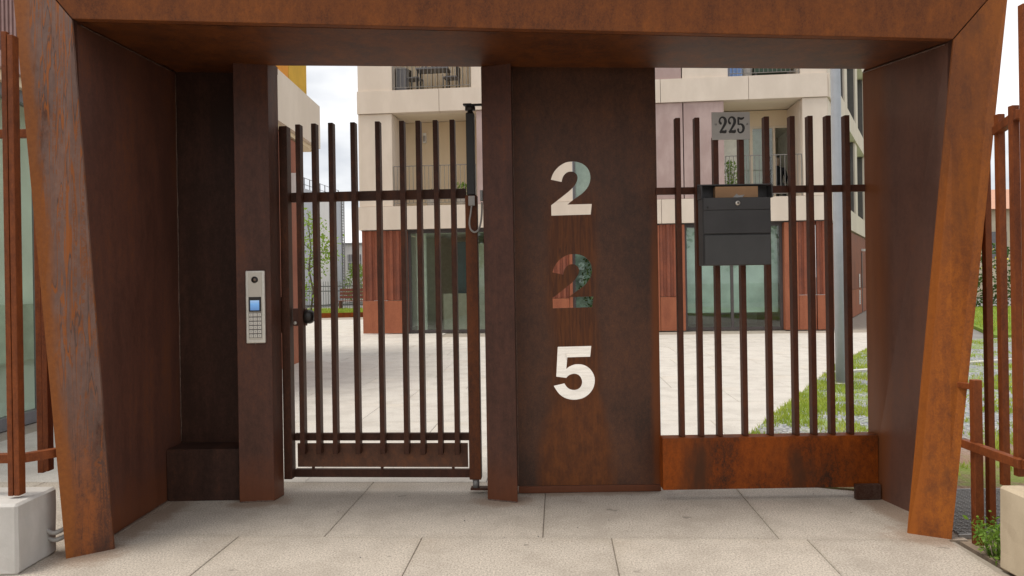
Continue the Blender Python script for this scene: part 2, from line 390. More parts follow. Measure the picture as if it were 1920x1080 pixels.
M['glass_l'] = glass('pale glass', (.95, .985, .965), 1.0)

def leafmat(name, a, b, sc=5):
    n = NT(name); f = n.noise(sc, 3, .7); c = n.ramp(f, [(.32, a), (.68, b)])
    n.b.inputs['Subsurface Weight'].default_value = 0
    tl = n.n.new('ShaderNodeBsdfTranslucent'); n.link(c, tl.inputs[0]); ms = n.n.new('ShaderNodeMixShader'); ms.inputs[0].default_value = .38
    n.done(c, .55, 0, .3); out = n.n['Material Output']
    n.link(n.b.outputs[0], ms.inputs[1]); n.link(tl.outputs[0], ms.inputs[2]); n.link(ms.outputs[0], out.inputs[0]); return n.m
M['leaf_y'] = leafmat('young leaves', (.16, .28, .035), (.34, .45, .08), 4)
M['leaf_d'] = leafmat('dark leaves', (.035, .075, .018), (.10, .16, .035), 1.2)
M['leaf_m'] = leafmat('mid leaves', (.10, .21, .025), (.27, .41, .055), 9)
M['grass'] = leafmat('grass blades', (.26, .37, .04), (.52, .57, .10), 2.5)
M['bark'] = plain('bark', (.13, .10, .075), .9, var=.3, scale=12)

def lawnmat(name, green, dry, sc=1.2):
    n = NT(name); f = n.noise(sc, 6, .65); g = n.noise(60, 3, .7)
    c = n.mix(n.step(f, .36, .6), green, dry); c = n.mix(n.math('MULTIPLY', g, .5), c, tuple(x * .45 for x in green))
    n.bump(g, .6, .02); return n.done(c, .95, 0, .1)
M['lawn'] = lawnmat('lawn', (.15, .26, .035), (.24, .32, .06))
def gravelmat():
    n = NT('gravel and turf'); vo = n.n.new('ShaderNodeTexVoronoi'); vo.inputs['Scale'].default_value = 42
    n.link(n.tc.outputs['Object'], vo.inputs['Vector'])
    st = n.ramp(vo.outputs['Color'], [(.2, (.16, .17, .18)), (.55, (.30, .31, .32)), (.9, (.48, .48, .47))])
    soil = n.mix(n.noise(30, 4), (.20, .125, .085), (.34, .22, .16))
    y = n.sep('Object')[1]
    c = n.mix(n.math('SUBTRACT', 1, n.step(n.math('ADD', y, n.noise(1.5, 3)), 5.9, 7.4)), st, soil)
    gr = n.step(n.noise(.9, 5, .65), .50, .62)
    c = n.mix(n.math('MULTIPLY', gr, .8), c, (.20, .28, .05))
    n.bump(vo.outputs['Distance'], .7, .02); return n.done(c, .9, 0, .2)
M['gravel'] = gravelmat()

# ================================================================== SETTING
tag(MB().add([(-300, -120, -.06), (300, -120, -.06), (300, 500, -.06), (-300, 500, -.06)], [(0, 1, 2, 3)]).build('ground', M['asphalt']), kind='structure')

PAV = bpy.data.objects.new('pavement', MB().prism([(-9.5, -2), (2.3, -2), (2.3, 4.9), (9.5, 18.6), (9.5, 18.9), (14.5, 30), (-9.5, 30)], -.055, -.012).mesh('pavement', M['joint']))
COL.objects.link(PAV); PAV['kind'] = 'structure'
gyaw = R(-3.5); GM = Matrix.Rotation(gyaw, 4, 'Z')
def slab_row(y0, y1, xs, mat):
    for a, b in zip(xs, xs[1:]):
        cx, cy = (a + b) / 2, (y0 + y1) / 2; w, d = (b - a) / 2 - .002, (y1 - y0) / 2 - .0018
        me = MB().cbox(-w, w, -d, d, -.05, 0, .003).mesh('paving_slab', mat)
        o = link('paving_slab', me, PAV); o.location = GM @ Vector((cx, cy, random.uniform(-.0012, .0012))); o.rotation_euler = (0, 0, gyaw)
def edges(x0, w, lo, hi, jit=0):
    a = [x0]
    while a[0] > lo: a.insert(0, a[0] - w * (1 + random.uniform(-jit, jit)))
    while a[-1] < hi: a.append(a[-1] + w * (1 + random.uniform(-jit, jit)))
    a = [max(lo, min(hi, x)) for x in a]; out = [a[0]]
    for x in a[1:]:
        if x - out[-1] > .05: out.append(x)
    return out
slab_row(1.9, 2.95, edges(-1.3, 1.05, -5.0, 2.08), M['slab'])
slab_row(2.95, 4.015, edges(-1.79, 1.03, -5.0, 2.03), M['slab'])
slab_row(4.015, 5.11, [-4.9, -3.7, -2.5, -1.307, -.10, 1.157, 2.13], M['slab'])
y = 5.11; i = 0
while y < 27:
    d = 1.1 if y < 20 else 1.4
    def gx(yy): return 1.15 + (yy - 5.1) * .625 - .061 * yy + .45
    hi = min(gx(y + d), 9.0) if y < 18 else -3.0
    lo = -5.1 if y < 13.4 else -9.0
    slab_row(y, y + d, edges(-2 + (i % 3) * .6 + .2, 1.35 if y < 17 else 2.2, lo, hi, .12), M['slab_c'])
    y += d; i += 1

VERGE = [(1.25, 5.2), (2.28, 4.75), (45, 4.75), (45, 18), (12, 16), (7.6, 15.0), (6.6, 13.8), (4.79, 11.1), (2.12, 6.6)]
tag(MB().prism(VERGE, -.05, .012).build('gravel_verge', M['gravel']), kind='structure')
tag(MB().prism([(10.5, 16.1), (45, 18.1), (60, 30), (17, 30)], -.05, .03).build('far_lawn', M['lawn']), kind='structure')
tag(MB().prism([(2.33, -2), (6, -2), (6, 4.74), (2.33, 4.74)], -.055, -.01).build('earth_strip', plain('earth', (.24, .18, .13), .95, var=.3, scale=9)), kind='structure')
tag(MB().prism([(-16, 28.6), (-6.0, 30.2), (-4, 30.2), (-4, 34.6), (-16, 34.6)], -.05, .17).build('lawn', M['lawn']), kind='structure')
tag(MB().prism([(-40, -9), (40, -9), (40, -3.6), (-40, -3.6)], -.055, -.02).build('street', plain('asphalt', (.055, .055, .056), .9)), kind='structure')
mb = MB()
for a, b in (((-16, 28.55), (-6.0, 30.15)), ((-6.0, 30.15), (-4, 30.15))):
    a, b = Vector(a), Vector(b); n_ = Vector((b - a).orthogonal()).normalized() * .03
    mb.prism([tuple(a - n_), tuple(b - n_), tuple(b + n_), tuple(a + n_)], -.02, .185)
tag(mb.build('lawn_edging', M['plinth']), 'rust brown steel edging strip along the front of the raised lawn', 'edging')
tag(MB().prism([(4.35, 10.25), (9.0, 11.9), (8.97, 12.0), (4.32, 10.35)], 0, .05).build('stone_kerb', M['conc_w']), 'pale narrow kerb crossing the gravel behind the lamp post', 'kerb')

# turf tufts on gravel: real blades
def blades(name, pts, h, mat, w=.006):
    v = []; f = []
    for x, y0, z in pts:
        a = random.random() * 6.28; hh = h * random.uniform(.4, 1.2); dx, dy = math.cos(a) * w, math.sin(a) * w
        lx, ly = random.gauss(0, .35) * hh, random.gauss(0, .35) * hh; b = len(v)
        v += [(x - dx, y0 - dy, z), (x + dx, y0 + dy, z), (x + lx, y0 + ly, z + hh)]; f.append((b, b + 1, b + 2))
    me = bpy.data.meshes.new(name); me.from_pydata(v, [], f); me.materials.append(mat)
    return tag(link(name, me), kind='stuff')
def inside(p, poly):
    c = False; n = len(poly)
    for i in range(n):
        (x1, y1), (x2, y2) = poly[i], poly[i - 1]
        if (y1 > p[1]) != (y2 > p[1]) and p[0] < (x2 - x1) * (p[1] - y1) / (y2 - y1) + x1: c = not c
    return c
pts = []
while len(pts) < 60000:
    yy = 4.9 + 10.5 * random.random() ** 1.3; xx = 1.2 + 11 * random.random() * (.35 + yy / 16)
    if not inside((xx, yy), VERGE): continue
    k = noise.noise(Vector((xx * 1.4, yy * 1.4, 3))) + .5 * noise.noise(Vector((xx * 5, yy * 5, 1)))
    ed = min(abs((xx - 2.12) - (yy - 6.6) * .623), 1)
    if k + .45 * (1 - ed) - .02 > random.uniform(.0, .40): pts.append((xx, yy, .01))
blades('verge_grass', pts, .052, M['grass'], .006)
pts = [(random.uniform(-12, -4.2), random.uniform(29.3, 34), .165) for _ in range(14000)]
pts = [p for p in pts if p[1] > 28.7 + (p[0] + 16) * .16]
blades('lawn_grass', pts, .12, M['grass'], .014)
pts = [(random.uniform(11, 30), random.uniform(16.5, 29), .03) for _ in range(16000)]
blades('far_lawn_grass', [p for p in pts if p[0] < 60 and p[0] > 10.5 + (p[1] - 16.1) * .5], .11, M['grass'], .014)

# ================================================================== ENTRANCE PORTAL
PT = STAIN; COL.objects.link(PT); PT.location = (0, 4.4, 0); PT.empty_display_size = .1
tag(PT, 'large rust brown steel entrance portal with leaning legs, framing the gate', 'gateway')
def uvleg(o, out_bot, in_bot, in_top, out_top):
    me = o.data; ul = me.uv_layers.new(name='UVMap'); off = root_of(o)
    for lp in me.loops:
        p = me.vertices[lp.vertex_index].co + off; t = max(0, min(1, p.z / in_top[2]))
        xo = out_bot[0] + (out_top[0] - out_bot[0]) * p.z / out_top[2]; xi = in_bot[0] + (in_top[0] - in_bot[0]) * p.z / in_top[2]
        ul.data[lp.index].uv = ((p.x - xo) / (xi - xo), t)
# left leg
ob, ib, it, ot = (-2.32, 3.81, 0), (-2.144, 3.938, 0), (-2.318, 3.93, 2.822), (-2.627, 3.90, 3.21)
def back(p, d=.05, sx=0): return (p[0] + sx, p[1] + d, p[2])
def subdiv_leg(ob, ib, it, ot, sx):
    mb = MB(); N = 8
    def L(a, b, t): return tuple(a[i] + (b[i] - a[i]) * t for i in range(3))
    for k in range(N):
        pass
    mb.hexa([ob, ib, it, ot], [back(ob, .014, sx), back(ib, .014), back(it, .014), back(ot, .014, sx)]); return mb
o = subdiv_leg(ob, ib, it, ot, -.0).build('front_leg', M['leg_l'], PT, world=True); uvleg(o, ob, ib, it, ot)
o['label'] = 'leaning left leg with grey patina and orange rust runs'
# right leg
ob2, ib2, it2, ot2 = (2.287, 3.885, 0), (2.115, 3.987, 0), (2.41, 4.0, 2.662), (2.692, 3.96, 2.99)
o = MB().hexa([ib2, ob2, ot2, it2], [back(p, .014) for p in (ib2, ob2, ot2, it2)]).build('front_leg', M['leg_r'], PT, world=True)
uvleg(o, ob2, ib2, it2, ot2); o['label'] = 'leaning right leg of even orange brown rust'
MB().hexa([back(ob, .016), back(ot, .016), (-2.53, 4.30, 3.19), (-2.46, 4.30, 0)], [back(ob, .016, .012), back(ot, .016, .012), (-2.518, 4.30, 3.19), (-2.448, 4.30, 0)]).build('leg_side', M['lintel'], PT, world=True)
MB().hexa([back(ot2, .016), back(ob2, .016), (2.46, 4.30, 0), (2.59, 4.30, 2.96)], [back(ot2, .016, -.012), back(ob2, .016, -.012), (2.448, 4.30, 0), (2.578, 4.30, 2.96)]).build('leg_side', M['lintel'], PT, world=True)
# lintel front plate, mitred against the legs
e = .004
MB().hexa([(it[0] + e, it[1], it[2] + e), (it2[0] - e, it2[1], it2[2] + e), (ot2[0] - e, ot2[1] - .0, ot2[2] + e), (ot[0] + e, ot[1], ot[2] + e)],
          [back((it[0] + e, it[1], it[2] + e)), back((it2[0] - e, it2[1], it2[2] + e)), back((ot2[0] - e, ot2[1], ot2[2] + e)), back((ot[0] + e, ot[1], ot[2] + e))]).build('lintel', M['lintel'], PT, world=True, bevel=.003)
# soffit
MB().hexa([(-2.318, 3.99, 2.826), (-2.262, 4.82, 2.838), (2.252, 4.64, 2.688), (2.405, 4.058, 2.668)],
          [(-2.318, 3.99, 2.876), (-2.262, 4.82, 2.888), (2.252, 4.64, 2.738), (2.405, 4.058, 2.718)]).build('soffit', M['soffit'], PT, world=True)
MB().hexa([(-2.26, 4.823, 2.845), (-2.26, 5.06, 2.85), (-1.58, 5.06, 2.83), (-1.58, 4.795, 2.822)], [(-2.26, 4.823, 2.9), (-2.26, 5.06, 2.9), (-1.58, 5.06, 2.88), (-1.58, 4.795, 2.88)]).build('alcove_ceiling', M['soffit'], PT, world=True)
MB().hexa([(-2.55, 3.97, 3.18), (-2.4, 5.05, 3.12), (2.4, 4.95, 2.92), (2.62, 4.03, 2.96)], [(-2.55, 3.97, 3.20), (-2.4, 5.05, 3.14), (2.4, 4.95, 2.94), (2.62, 4.03, 2.98)]).build('top_plate', M['soffit'], PT, world=True)
MB().hexa([(-1.5, 4.80, 2.89), (-1.5, 4.97, 2.89), (2.3, 4.97, 2.79), (2.3, 4.66, 2.76)], [(-1.5, 4.80, 3.11), (-1.5, 4.97, 3.11), (2.3, 4.97, 2.93), (2.3, 4.66, 2.93)]).build('rear_beam', M['soffit'], PT, world=True)
# side walls
MB().hexa([(-2.272, 3.968, 0), (-2.262, 5.02, 0), (-2.262, 5.02, 2.84), (-2.325, 3.992, 2.82)],
          [(-2.40, 3.99, 0), (-2.39, 5.02, 0), (-2.39, 5.02, 3.1), (-2.5, 3.99, 3.15)]).build('side_wall', M['wall_l'], PT, world=True)
o = MB().hexa([(2.258, 4.72, 0), (2.36, 4.046, 0), (2.412, 4.06, 2.662), (2.258, 4.72, 2.69)],
          [(2.30, 4.74, 0), (2.374, 4.052, 0), (2.55, 4.06, 2.9), (2.39, 4.74, 2.9)]).build('side_wall', M['wall_r'], PT, world=True)
o['label'] = 'right inner wall with a purple grey sheen'
MB().box(-2.39, -1.61, 5.022, 5.06, 0, 3.1).build('alcove_wall', corten('corten alcove shaded', -.05, seed=62, dark=(.038, .018, .012), mid=(.062, .027, .018), orange=(.09, .036, .020)), PT, world=True)  # shade of the recess is put into this darker corten colour
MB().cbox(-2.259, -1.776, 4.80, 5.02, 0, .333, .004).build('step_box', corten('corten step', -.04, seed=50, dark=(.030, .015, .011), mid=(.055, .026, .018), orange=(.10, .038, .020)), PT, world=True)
# weld beads
def weld(a, b, rr=.0035, k=40):
    a, b = Vector(a), Vector(b); P_ = [a.lerp(b, i / k) + Vector((random.gauss(0, .0007),) * 3) for i in range(k + 1)]
    MB().tube([tuple(p) for p in P_], [rr * random.uniform(.6, 1.25) for _ in P_], 6).build('weld_seam', M['weld'], PT, world=True)
weld((2.255, 4.70, 2.684), (2.405, 4.075, 2.660), .005)
weld((-2.262, 4.96, 2.838), (-2.318, 4.02, 2.818)); weld((-2.26, 5.016, .34), (-2.26, 5.016, 2.83)); weld((-2.262, 3.99, .003), (-2.258, 4.80, .003)); weld((-1.764, 4.745, .003), (-1.556, 4.768, .003)); weld((-.172, 4.718, .003), (.01, 4.648, .003))
weld((.03, 4.846, 2.80), (.95, 4.846, 2.78)); weld((.022, 4.85, .05), (.022, 4.85, 2.78), .0025)
# posts
MB().prism([(-1.772, 4.748), (-1.556, 4.771), (-1.531, 4.895), (-1.60, 5.06), (-1.772, 5.02)], 0, 2.83).build('gate_post', M['post'], PT, world=True, bevel=.004)
MB().prism([(-.177, 4.722), (.013, 4.652), (.018, 4.95), (-.177, 4.95)], 0, 2.765).build('gate_post', M['post'], PT, world=True, bevel=.004)

# number panel with cut-out numerals
K = .0035 / 8.31
def unroll(pts, ox, oz, px0, py1):
    out = []
    for x, y in pts:
        u, v = (x - px0) * K, (py1 - y) * K; out.append((ox + u + .016 * v, oz + v - .016 * u * 0))
    return out
TWO = [(100, 380), (128, 300), (175, 225), (245, 160), (330, 115), (420, 101), (520, 110), (615, 153), (688, 235), (718, 345), (702, 445), (655, 530), (590, 598), (510, 655), (430, 712), (358, 770),
       (738, 766), (722, 932), (108, 940), (104, 778), (200, 705), (300, 628), (395, 552), (465, 480), (503, 415), (515, 350), (500, 302), (460, 270), (405, 258), (345, 275), (300, 318), (278, 365), (268, 418)]
FIVE = [(168, 122), (692, 116), (675, 285), (318, 290), (303, 465), (350, 432), (420, 403), (490, 397), (570, 410), (650, 455), (712, 530), (745, 620), (742, 710), (715, 790), (655, 868), (570, 925), (470, 950),
        (370, 948), (280, 920), (200, 865), (145, 795), (105, 728), (272, 692), (300, 738), (350, 780), (420, 797), (485, 783), (530, 740), (548, 675), (530, 610), (490, 565), (430, 547), (370, 558), (330, 580), (303, 610), (145, 588)]
two = catmull(TWO, {0, 15, 16, 17, 18, 19, 32}); five = catmull(FIVE, {0, 1, 2, 3, 4, 21, 22, 34, 35})
cu = bpy.data.curves.new('number_panel', 'CURVE'); cu.dimensions = '2D'; cu.fill_mode = 'BOTH'; cu.extrude = .005
def spline(pts):
    s = cu.splines.new('POLY'); s.points.add(len(pts) - 1); s.use_cyclic_u = True
    for p, q in zip(s.points, pts): p.co = (q[0], q[1], 0, 1)
spline([(.012, .048), (.957, .048), (.957, 2.86), (.012, 2.86)])
spline(unroll(two, .262, 1.818, 100, 940)); spline(unroll(two, .262, 1.210, 100, 940)); spline(unroll(five, .261, .608, 105, 950))
co = bpy.data.objects.new('tmp', cu); COL.objects.link(co); dg = bpy.context.evaluated_depsgraph_get(); dg.update()
me = bpy.data.meshes.new_from_object(co.evaluated_get(dg)); bpy.data.objects.remove(co)
me.transform(Matrix.Translation((0, 4.856 - 4.4, 0)) @ Matrix.Rotation(R(90), 4, 'X')); me.materials.clear(); me.materials.append(M['panel'])
for p in me.polygons: p.use_smooth = False
o = link('number_panel', me, PT); o['label'] = 'tall dark panel with the numbers 2 2 5 cut through it'
MB().box(.020, .955, 4.842, 4.885, .002, .046).build('panel_base', M['post'], PT, world=True, bevel=.003)
MB().box(.925, .962, 4.862, 4.90, .05, 2.80).build('panel_edge', M['panel'], PT, world=True)
mb = MB()
for _ in range(26):
    t = random.random(); x = random.choice([random.uniform(-1.5, 2.0), random.gauss(.1, .12)]); yy = 4.83 + random.gauss(0, .05) if random.random() < .4 else random.uniform(3.3, 4.8)
    r = random.uniform(.002, .005); mb.ball((x, yy, r * .5), r, 5, 3, (1, 1, .6))
tag(mb.build('grit', M['asphalt']), kind='stuff')

# ================================================================== INTERCOM
IC = thing('intercom', (-1.65, 4.762, 1.02), 'silver video intercom panel with camera, blue screen and keypad on the left gate post', 'intercom', rz=R(5))
MB().box(-.061, .061, -.022, .0, 0, .466).build('housing', M['steel'], IC, bevel=.008, seg=3)
MB().box(-.042, .042, -.027, -.0225, .025, .455).build('front_plate', plain('champagne plate', (.60, .55, .48), .42, .3, var=.04), IC, bevel=.002)
lens = MB().tube([(0, -.026, .408), (0, -.031, .408)], .021, 18).build('camera_lens', M['black'], IC)
MB().ball((0, -.030, .408), .010, 12, 8, (1, .5, 1)).build('lens_glass', plain('lens', (.16, .11, .08), .15), lens)
scr = MB().box(-.039, .039, -.0300, -.0275, .203, .298).build('screen', M['black'], IC, bevel=.002)
n = NT('blue display'); z = n.sep('Object')[2]
c = n.ramp(n.math('MULTIPLY', n.math('SUBTRACT', z, .21), 13), [(0, (.10, .22, .48)), (.55, (.18, .40, .75)), (1, (.42, .58, .80))])
n.link(c, n.b.inputs['Emission Color']); n.b.inputs['Emission Strength'].default_value = .28; n.done(c, .2)
MB().box(-.029, .027, -.0315, -.0302, .212, .276).build('display', n.m, scr)
MB().box(-.040, .040, -.0278, -.0271, .036, .199).build('keypad_base', plain('keypad base', (.17, .155, .14), .6), IC)
key = MB().box(-.0112, .0112, -.0308, -.0279, -.0102, .0102).mesh('key', plain('key', (.70, .66, .60), .45, .15, var=.03))
for r_ in range(6):
    for c_ in range(3):
        k = link('key', key, IC, ((c_ - 1) * .0262, 0, .183 - r_ * .0268), bevel=.0015)
        for p in range(1): pass
mk = MB().box(-.0022, .0022, -.0314, -.0309, -.0035, .0035).mesh('key_mark', M['steel_dk'])
for k in [c for c in IC.children if c.name.startswith('key')]: link('key_mark', mk, k)

# ================================================================== PEDESTRIAN GATE
GT = thing('pedestrian_gate', (-1.54, 4.965, 0), 'rust brown steel bar gate standing between the two gate posts', 'gate', rz=R(-3.9))
bar = MB().box(-.016, .016, -.035, .025, .262, 2.462).mesh('bar', M['gate'])
for x in (-1.411, -1.30, -1.19, -1.034, -.871, -.711, -.60, -.487, -.376): link('bar', bar, GT, ((x + 1.54) * 1.002 + random.uniform(-.002, .002), random.uniform(-.001, .001), random.uniform(-.004, .003)), bevel=.002).rotation_euler = (0, R(random.uniform(-.06, .06)), R(random.uniform(-1.2, 1.2)))
MB().box(0, .055, -.03, .045, .094, 2.452).build('stile', M['gate'], GT, bevel=.003)
MB().box(1.245, 1.322, -.03, .045, .094, 1.96).build('stile', corten('corten hinge stile', .05, seed=52, dark=(.05, .02, .011), mid=(.09, .031, .015), orange=(.15, .046, .016)), GT, bevel=.003)
for z0, z1 in ((1.948, 2.012), (.340, .388), (.094, .147)): MB().box(.0555, 1.2445, .026, .06, z0, z1).build('rail', M['gate'], GT, bevel=.002)
MB().box(.074, 1.230, .0265, .038, .163, .322).build('kick_panel', corten('corten kick panel', -.02, seed=55, dark=(.085, .042, .028), mid=(.13, .060, .037), orange=(.20, .080, .038), squash=.8, streak=14), GT, bevel=.002)
for x in (.18, .65, 1.13): MB().box(x - .009, x + .009, .028, .037, .1475, .1625).build('spacer', M['gate'], GT)
lk = MB().box(.067, .152, .0, .04, 1.115, 1.232).build('lock_case', M['post'], GT, bevel=.002)
MB().tube([(.085, -.004, 1.135), (.085, -.012, 1.135)], .0115, 14).build('bolt', M['steel'], lk)
MB().tube([(.150, .02, 1.176), (.178, .02, 1.176), (.192, .02, 1.176), (.205, .02, 1.176)], [.048, .048, .043, .030], 18).build('knob', M['black'], lk)
MB().box(-.045, -.004, -.012, .02, 1.07, 1.31).build('strike_plate', M['post'], GT, bevel=.002)
MB().tube([(1.284, .008, .03), (1.284, .008, .094)], .022, 12).build('hinge_pin', M['steel_dk'], GT)
MB().box(1.25, 1.37, -.02, .04, .022, .036).build('hinge_plate', M['gate'], GT)
# closer on the hinge side
CL = thing('gate_closer', (-.258, 4.875, 1.96), 'black hydraulic closer tube on top of the hinge side of the gate', 'gate closer', rz=R(-3.9))
MB().cbox(-.027, .027, -.030, .030, .003, .545, .006).build('tube', M['black'], CL, bevel=.006)
hd = MB().tube([(0, 0, .545), (0, 0, .562), (0, 0, .562), (0, 0, .586), (0, 0, .592)], [.018, .018, .034, .034, .022], 14).build('pivot_head', M['black'], CL)
MB().box(-.045, .012, -.018, .018, .593, .606).build('cap', M['black'], CL, bevel=.002)
MB().box(.013, .100, -.010, .010, .590, .604).build('arm', M['black'], CL, bevel=.002)
CB = thing('cable_loop', (-.25, 4.83, 1.7), 'pale grey cable loop with two small junction boxes between gate and middle post', 'cable')
MB().box(-.276, -.233, 4.805, 4.828, 1.888, 1.952).build('junction_box', M['conduit'], CB, world=True, bevel=.003)
MB().box(-.200, -.181, 4.82, 4.86, 1.92, 1.99).build('junction_box', M['steel_dk'], CB, world=True, bevel=.003)
cp = [(-.255, 4.815, 1.888), (-.262, 4.815, 1.84), (-.271, 4.815, 1.78), (-.264, 4.815, 1.735), (-.238, 4.815, 1.715), (-.212, 4.82, 1.735), (-.196, 4.83, 1.79), (-.19, 4.84, 1.86), (-.19, 4.84, 1.92)]
cp = [tuple(v) for v in catmull(cp, {0, 8}, k=5)][:40]
MB().tube(cp, .0062, 8).build('conduit', M['conduit'], CB, world=True)

# ================================================================== FIXED RAILING
RP = thing('railing_panel', (1.6, 4.77, 0), 'fixed rust brown bar railing on a solid orange brown base right of the number panel', 'railing')
bar = MB().box(-.016, .016, -.025, .03, .0, 2.053).mesh('bar', M['rail']); bar2 = MB().box(-.016, .016, -.025, .03, .0, 1.93).mesh('bar', M['rail'])
for i, x in enumerate((1.082, 1.206, 1.325, 1.49, 1.654, 1.819, 1.935, 2.051, 2.171)): link('bar', bar2 if i in (2, 3) else bar, RP, (x - 1.6, .01, .373), bevel=.002)
MB().box(.945, 2.335, 4.812, 4.84, 1.94, 1.986).build('rail', M['rail'], RP, world=True, bevel=.002)
MB().cbox(.945, 2.322, 4.725, 4.83, .042, .372, .004).build('base_panel', M['plinth'], RP, world=True, bevel=.004)
MB().box(2.16, 2.318, 4.685, 4.722, -.028, .066).build('foot_block', corten('corten foot', -.05, seed=60, mid=(.10, .06, .045), orange=(.14, .07, .05)), RP, world=True, bevel=.003)

# ================================================================== LETTERBOX, PARCEL, PLAQUE
LB = thing('letterbox', (1.41, 4.70, 1.47), 'matt black metal letterbox hung on the bars of the railing', 'letterbox')
bx = MB().box(1.198, 1.622, 4.62, 4.738, 1.47, 1.893).build('body', M['box_black'], LB, world=True, bevel=.006)
MB().box(1.200, 1.620, 4.608, 4.6195, 1.815, 1.893).build('lid', M['box_black'], LB, world=True, bevel=.004)
MB().box(1.200, 1.620, 4.608, 4.6195, 1.668, 1.8143).build('door_flap', M['box_black'], LB, world=True, bevel=.003)
MB().box(1.204, 1.616, 4.606, 4.6195, 1.472, 1.658).build('front_panel', plain('letterbox lower panel', (.052, .050, .049), .5, bump=.1), LB, world=True, bevel=.003)
l_ = MB().tube([(1.413, 4.609, 1.857), (1.413, 4.600, 1.857)], .0145, 18).build('lock', M['steel'], LB, world=True)
MB().tube([(1.413, 4.601, 1.857), (1.413, 4.598, 1.857)], .006, 10).build('keyhole', M['black'], l_, world=True)
MB().tube([(1.226, 4.609, 1.832), (1.226, 4.604, 1.832)], .005, 10).build('rivet', M['black'], LB, world=True)
MB().box(1.195, 1.645, 4.725, 4.738, 1.8935, 1.985).build('back_plate', M['box_black'], LB, world=True)
MB().hexa([(1.195, 4.66, 1.975), (1.645, 4.66, 1.975), (1.645, 4.738, 1.9855), (1.195, 4.738, 1.9855)], [(1.195, 4.66, 1.982), (1.645, 4.66, 1.982), (1.645, 4.738, 1.992), (1.195, 4.738, 1.992)]).build('hood', M['box_black'], LB, world=True)
for x in (1.195, 1.637): MB().box(x, x + .008, 4.64, 4.7245, 1.8935, 1.974).build('cheek', M['box_black'], LB, world=True)
PC = thing('parcel', (1.42, 4.69, 1.894), 'brown card parcel wedged in the open top of the letterbox', 'parcel')
MB().box(1.292, 1.562, 4.668, 4.722, 1.895, 1.969).build('card_box', M['tan'], PC, world=True, bevel=.003)
MB().add([(1.40, 4.664, 1.897), (1.46, 4.662, 1.898), (1.475, 4.664, 1.915), (1.44, 4.666, 1.910), (1.425, 4.665, 1.922), (1.412, 4.666, 1.908)], [(0, 1, 2, 3, 4, 5)]).build('torn_flap', M['conduit'], PC, world=True)
PQ = thing('number_plaque', (1.417, 4.742, 2.276), 'small grey metal plate numbered 225 in black on top of the railing', 'sign')
n = NT('zinc plate'); c = n.mix(n.noise(6, 5, .6, (1, 1, 2)), (.34, .31, .28), (.48, .45, .42)); n.done(c, .5, .35)
MB().box(-.122, .122, -.008, .0, 0, .177).build('plate', n.m, PQ, bevel=.0015)
q = .241 / 1205; Z0 = .177; PX = 722
def st(pts): return [((x - PX) * q, -.0085, Z0 - (y - 115) * (.177 / 820)) for x, y, w in pts], [w * q * .62 for x, y, w in pts]
def numeral(strokes, dx=0):
    mb = MB()
    for s_ in strokes:
        d = catmull([(p[0] + dx, p[1], p[2]) for p in s_], {0, len(s_) - 1}, k=4)
        d = [tuple(v) for v in d][:4 * (len(s_) - 1) + 1]; p, r = st(d); mb.tube(p, r, 10, flat=.35)
    return mb
T2 = [[(425, 470, 20), (400, 455, 62), (362, 410, 50), (362, 345, 40), (395, 290, 40), (455, 268, 44), (520, 300, 62), (550, 380, 74), (530, 470, 70), (470, 570, 56), (400, 670, 46), (366, 722, 46)],
      [(362, 722, 46), (420, 700, 66), (500, 700, 78), (545, 705, 62), (560, 640, 30)]]
T5 = [[(958, 272, 40), (960, 400, 50), (962, 500, 46)], [(958, 285, 44), (1030, 318, 62), (1100, 310, 50), (1145, 275, 26)],
      [(965, 500, 30), (1030, 478, 44), (1095, 515, 62), (1125, 600, 66), (1095, 690, 56), (1025, 732, 44), (965, 705, 40), (950, 650, 52), (960, 625, 52), (972, 618, 20)]]
numeral(T2).build('numeral', M['black'], PQ); numeral(T2, 296).build('numeral', M['black'], PQ); numeral(T5).build('numeral', M['black'], PQ)
for x in (235, 1245): MB().tube([((x - PX) * q, -.0085, .098), ((x - PX) * q, -.012, .098)], .006, 10).build('screw', M['steel_dk'], PQ)

for T_ in (RP, LB, PC, PQ):                  # the railing and what hangs on it stand a little nearer the street than the number panel
    L_ = T_.location; T_.location = (L_.x * .979, L_.y * .979, 1.4 + (L_.z - 1.4) * .979); T_.scale = (.979,) * 3

# ================================================================== SIDE FENCES
FL = thing('boundary_fence', (-2.6, 3.9, 0), 'rust red square bar fence left of the portal, running up to its left leg', 'fence', 'rust red fences beside the portal')
def bars(root, lst, mat):
    for x, y0, w, d, z0, z1 in lst: MB().box(x - w / 2, x + w / 2, y0 - d / 2, y0 + d / 2, z0, z1).build('bar', mat, root, world=True, bevel=.003)
bars(FL, [(-2.523, 3.71, .026, .03, .36, 2.685), (-2.493, 3.722, .028, .05, .36, 2.668), (-2.66, 4.16, .034, .03, .36, 2.26), (-2.625, 4.165, .030, .05, .37, 2.25), (-2.98, 3.74, .055, .05, .36, 2.7), (-3.3, 3.74, .055, .05, .36, 2.7)], M['fence'])
for a, b, z0 in (((-4.2, 3.76), (-2.50, 3.765), .512), ((-2.50, 3.765), (-2.30, 3.99), .512), ((-4.2, 4.12), (-2.40, 4.12), 2.235)):
    mb = MB(); a, b = Vector(a), Vector(b); d = (b - a).normalized(); nn = Vector((-d.y, d.x)) * .02
    mb.prism([tuple(a - nn), tuple(b - nn), tuple(b + nn), tuple(a + nn)], z0, z0 + .046); mb.build('rail', M['fence'], FL, world=True, bevel=.003)
FR = thing('boundary_fence', (2.6, 3.9, 0), 'rust red square bar fence right of the portal, one short post and taller bars', 'fence', 'rust red fences beside the portal')
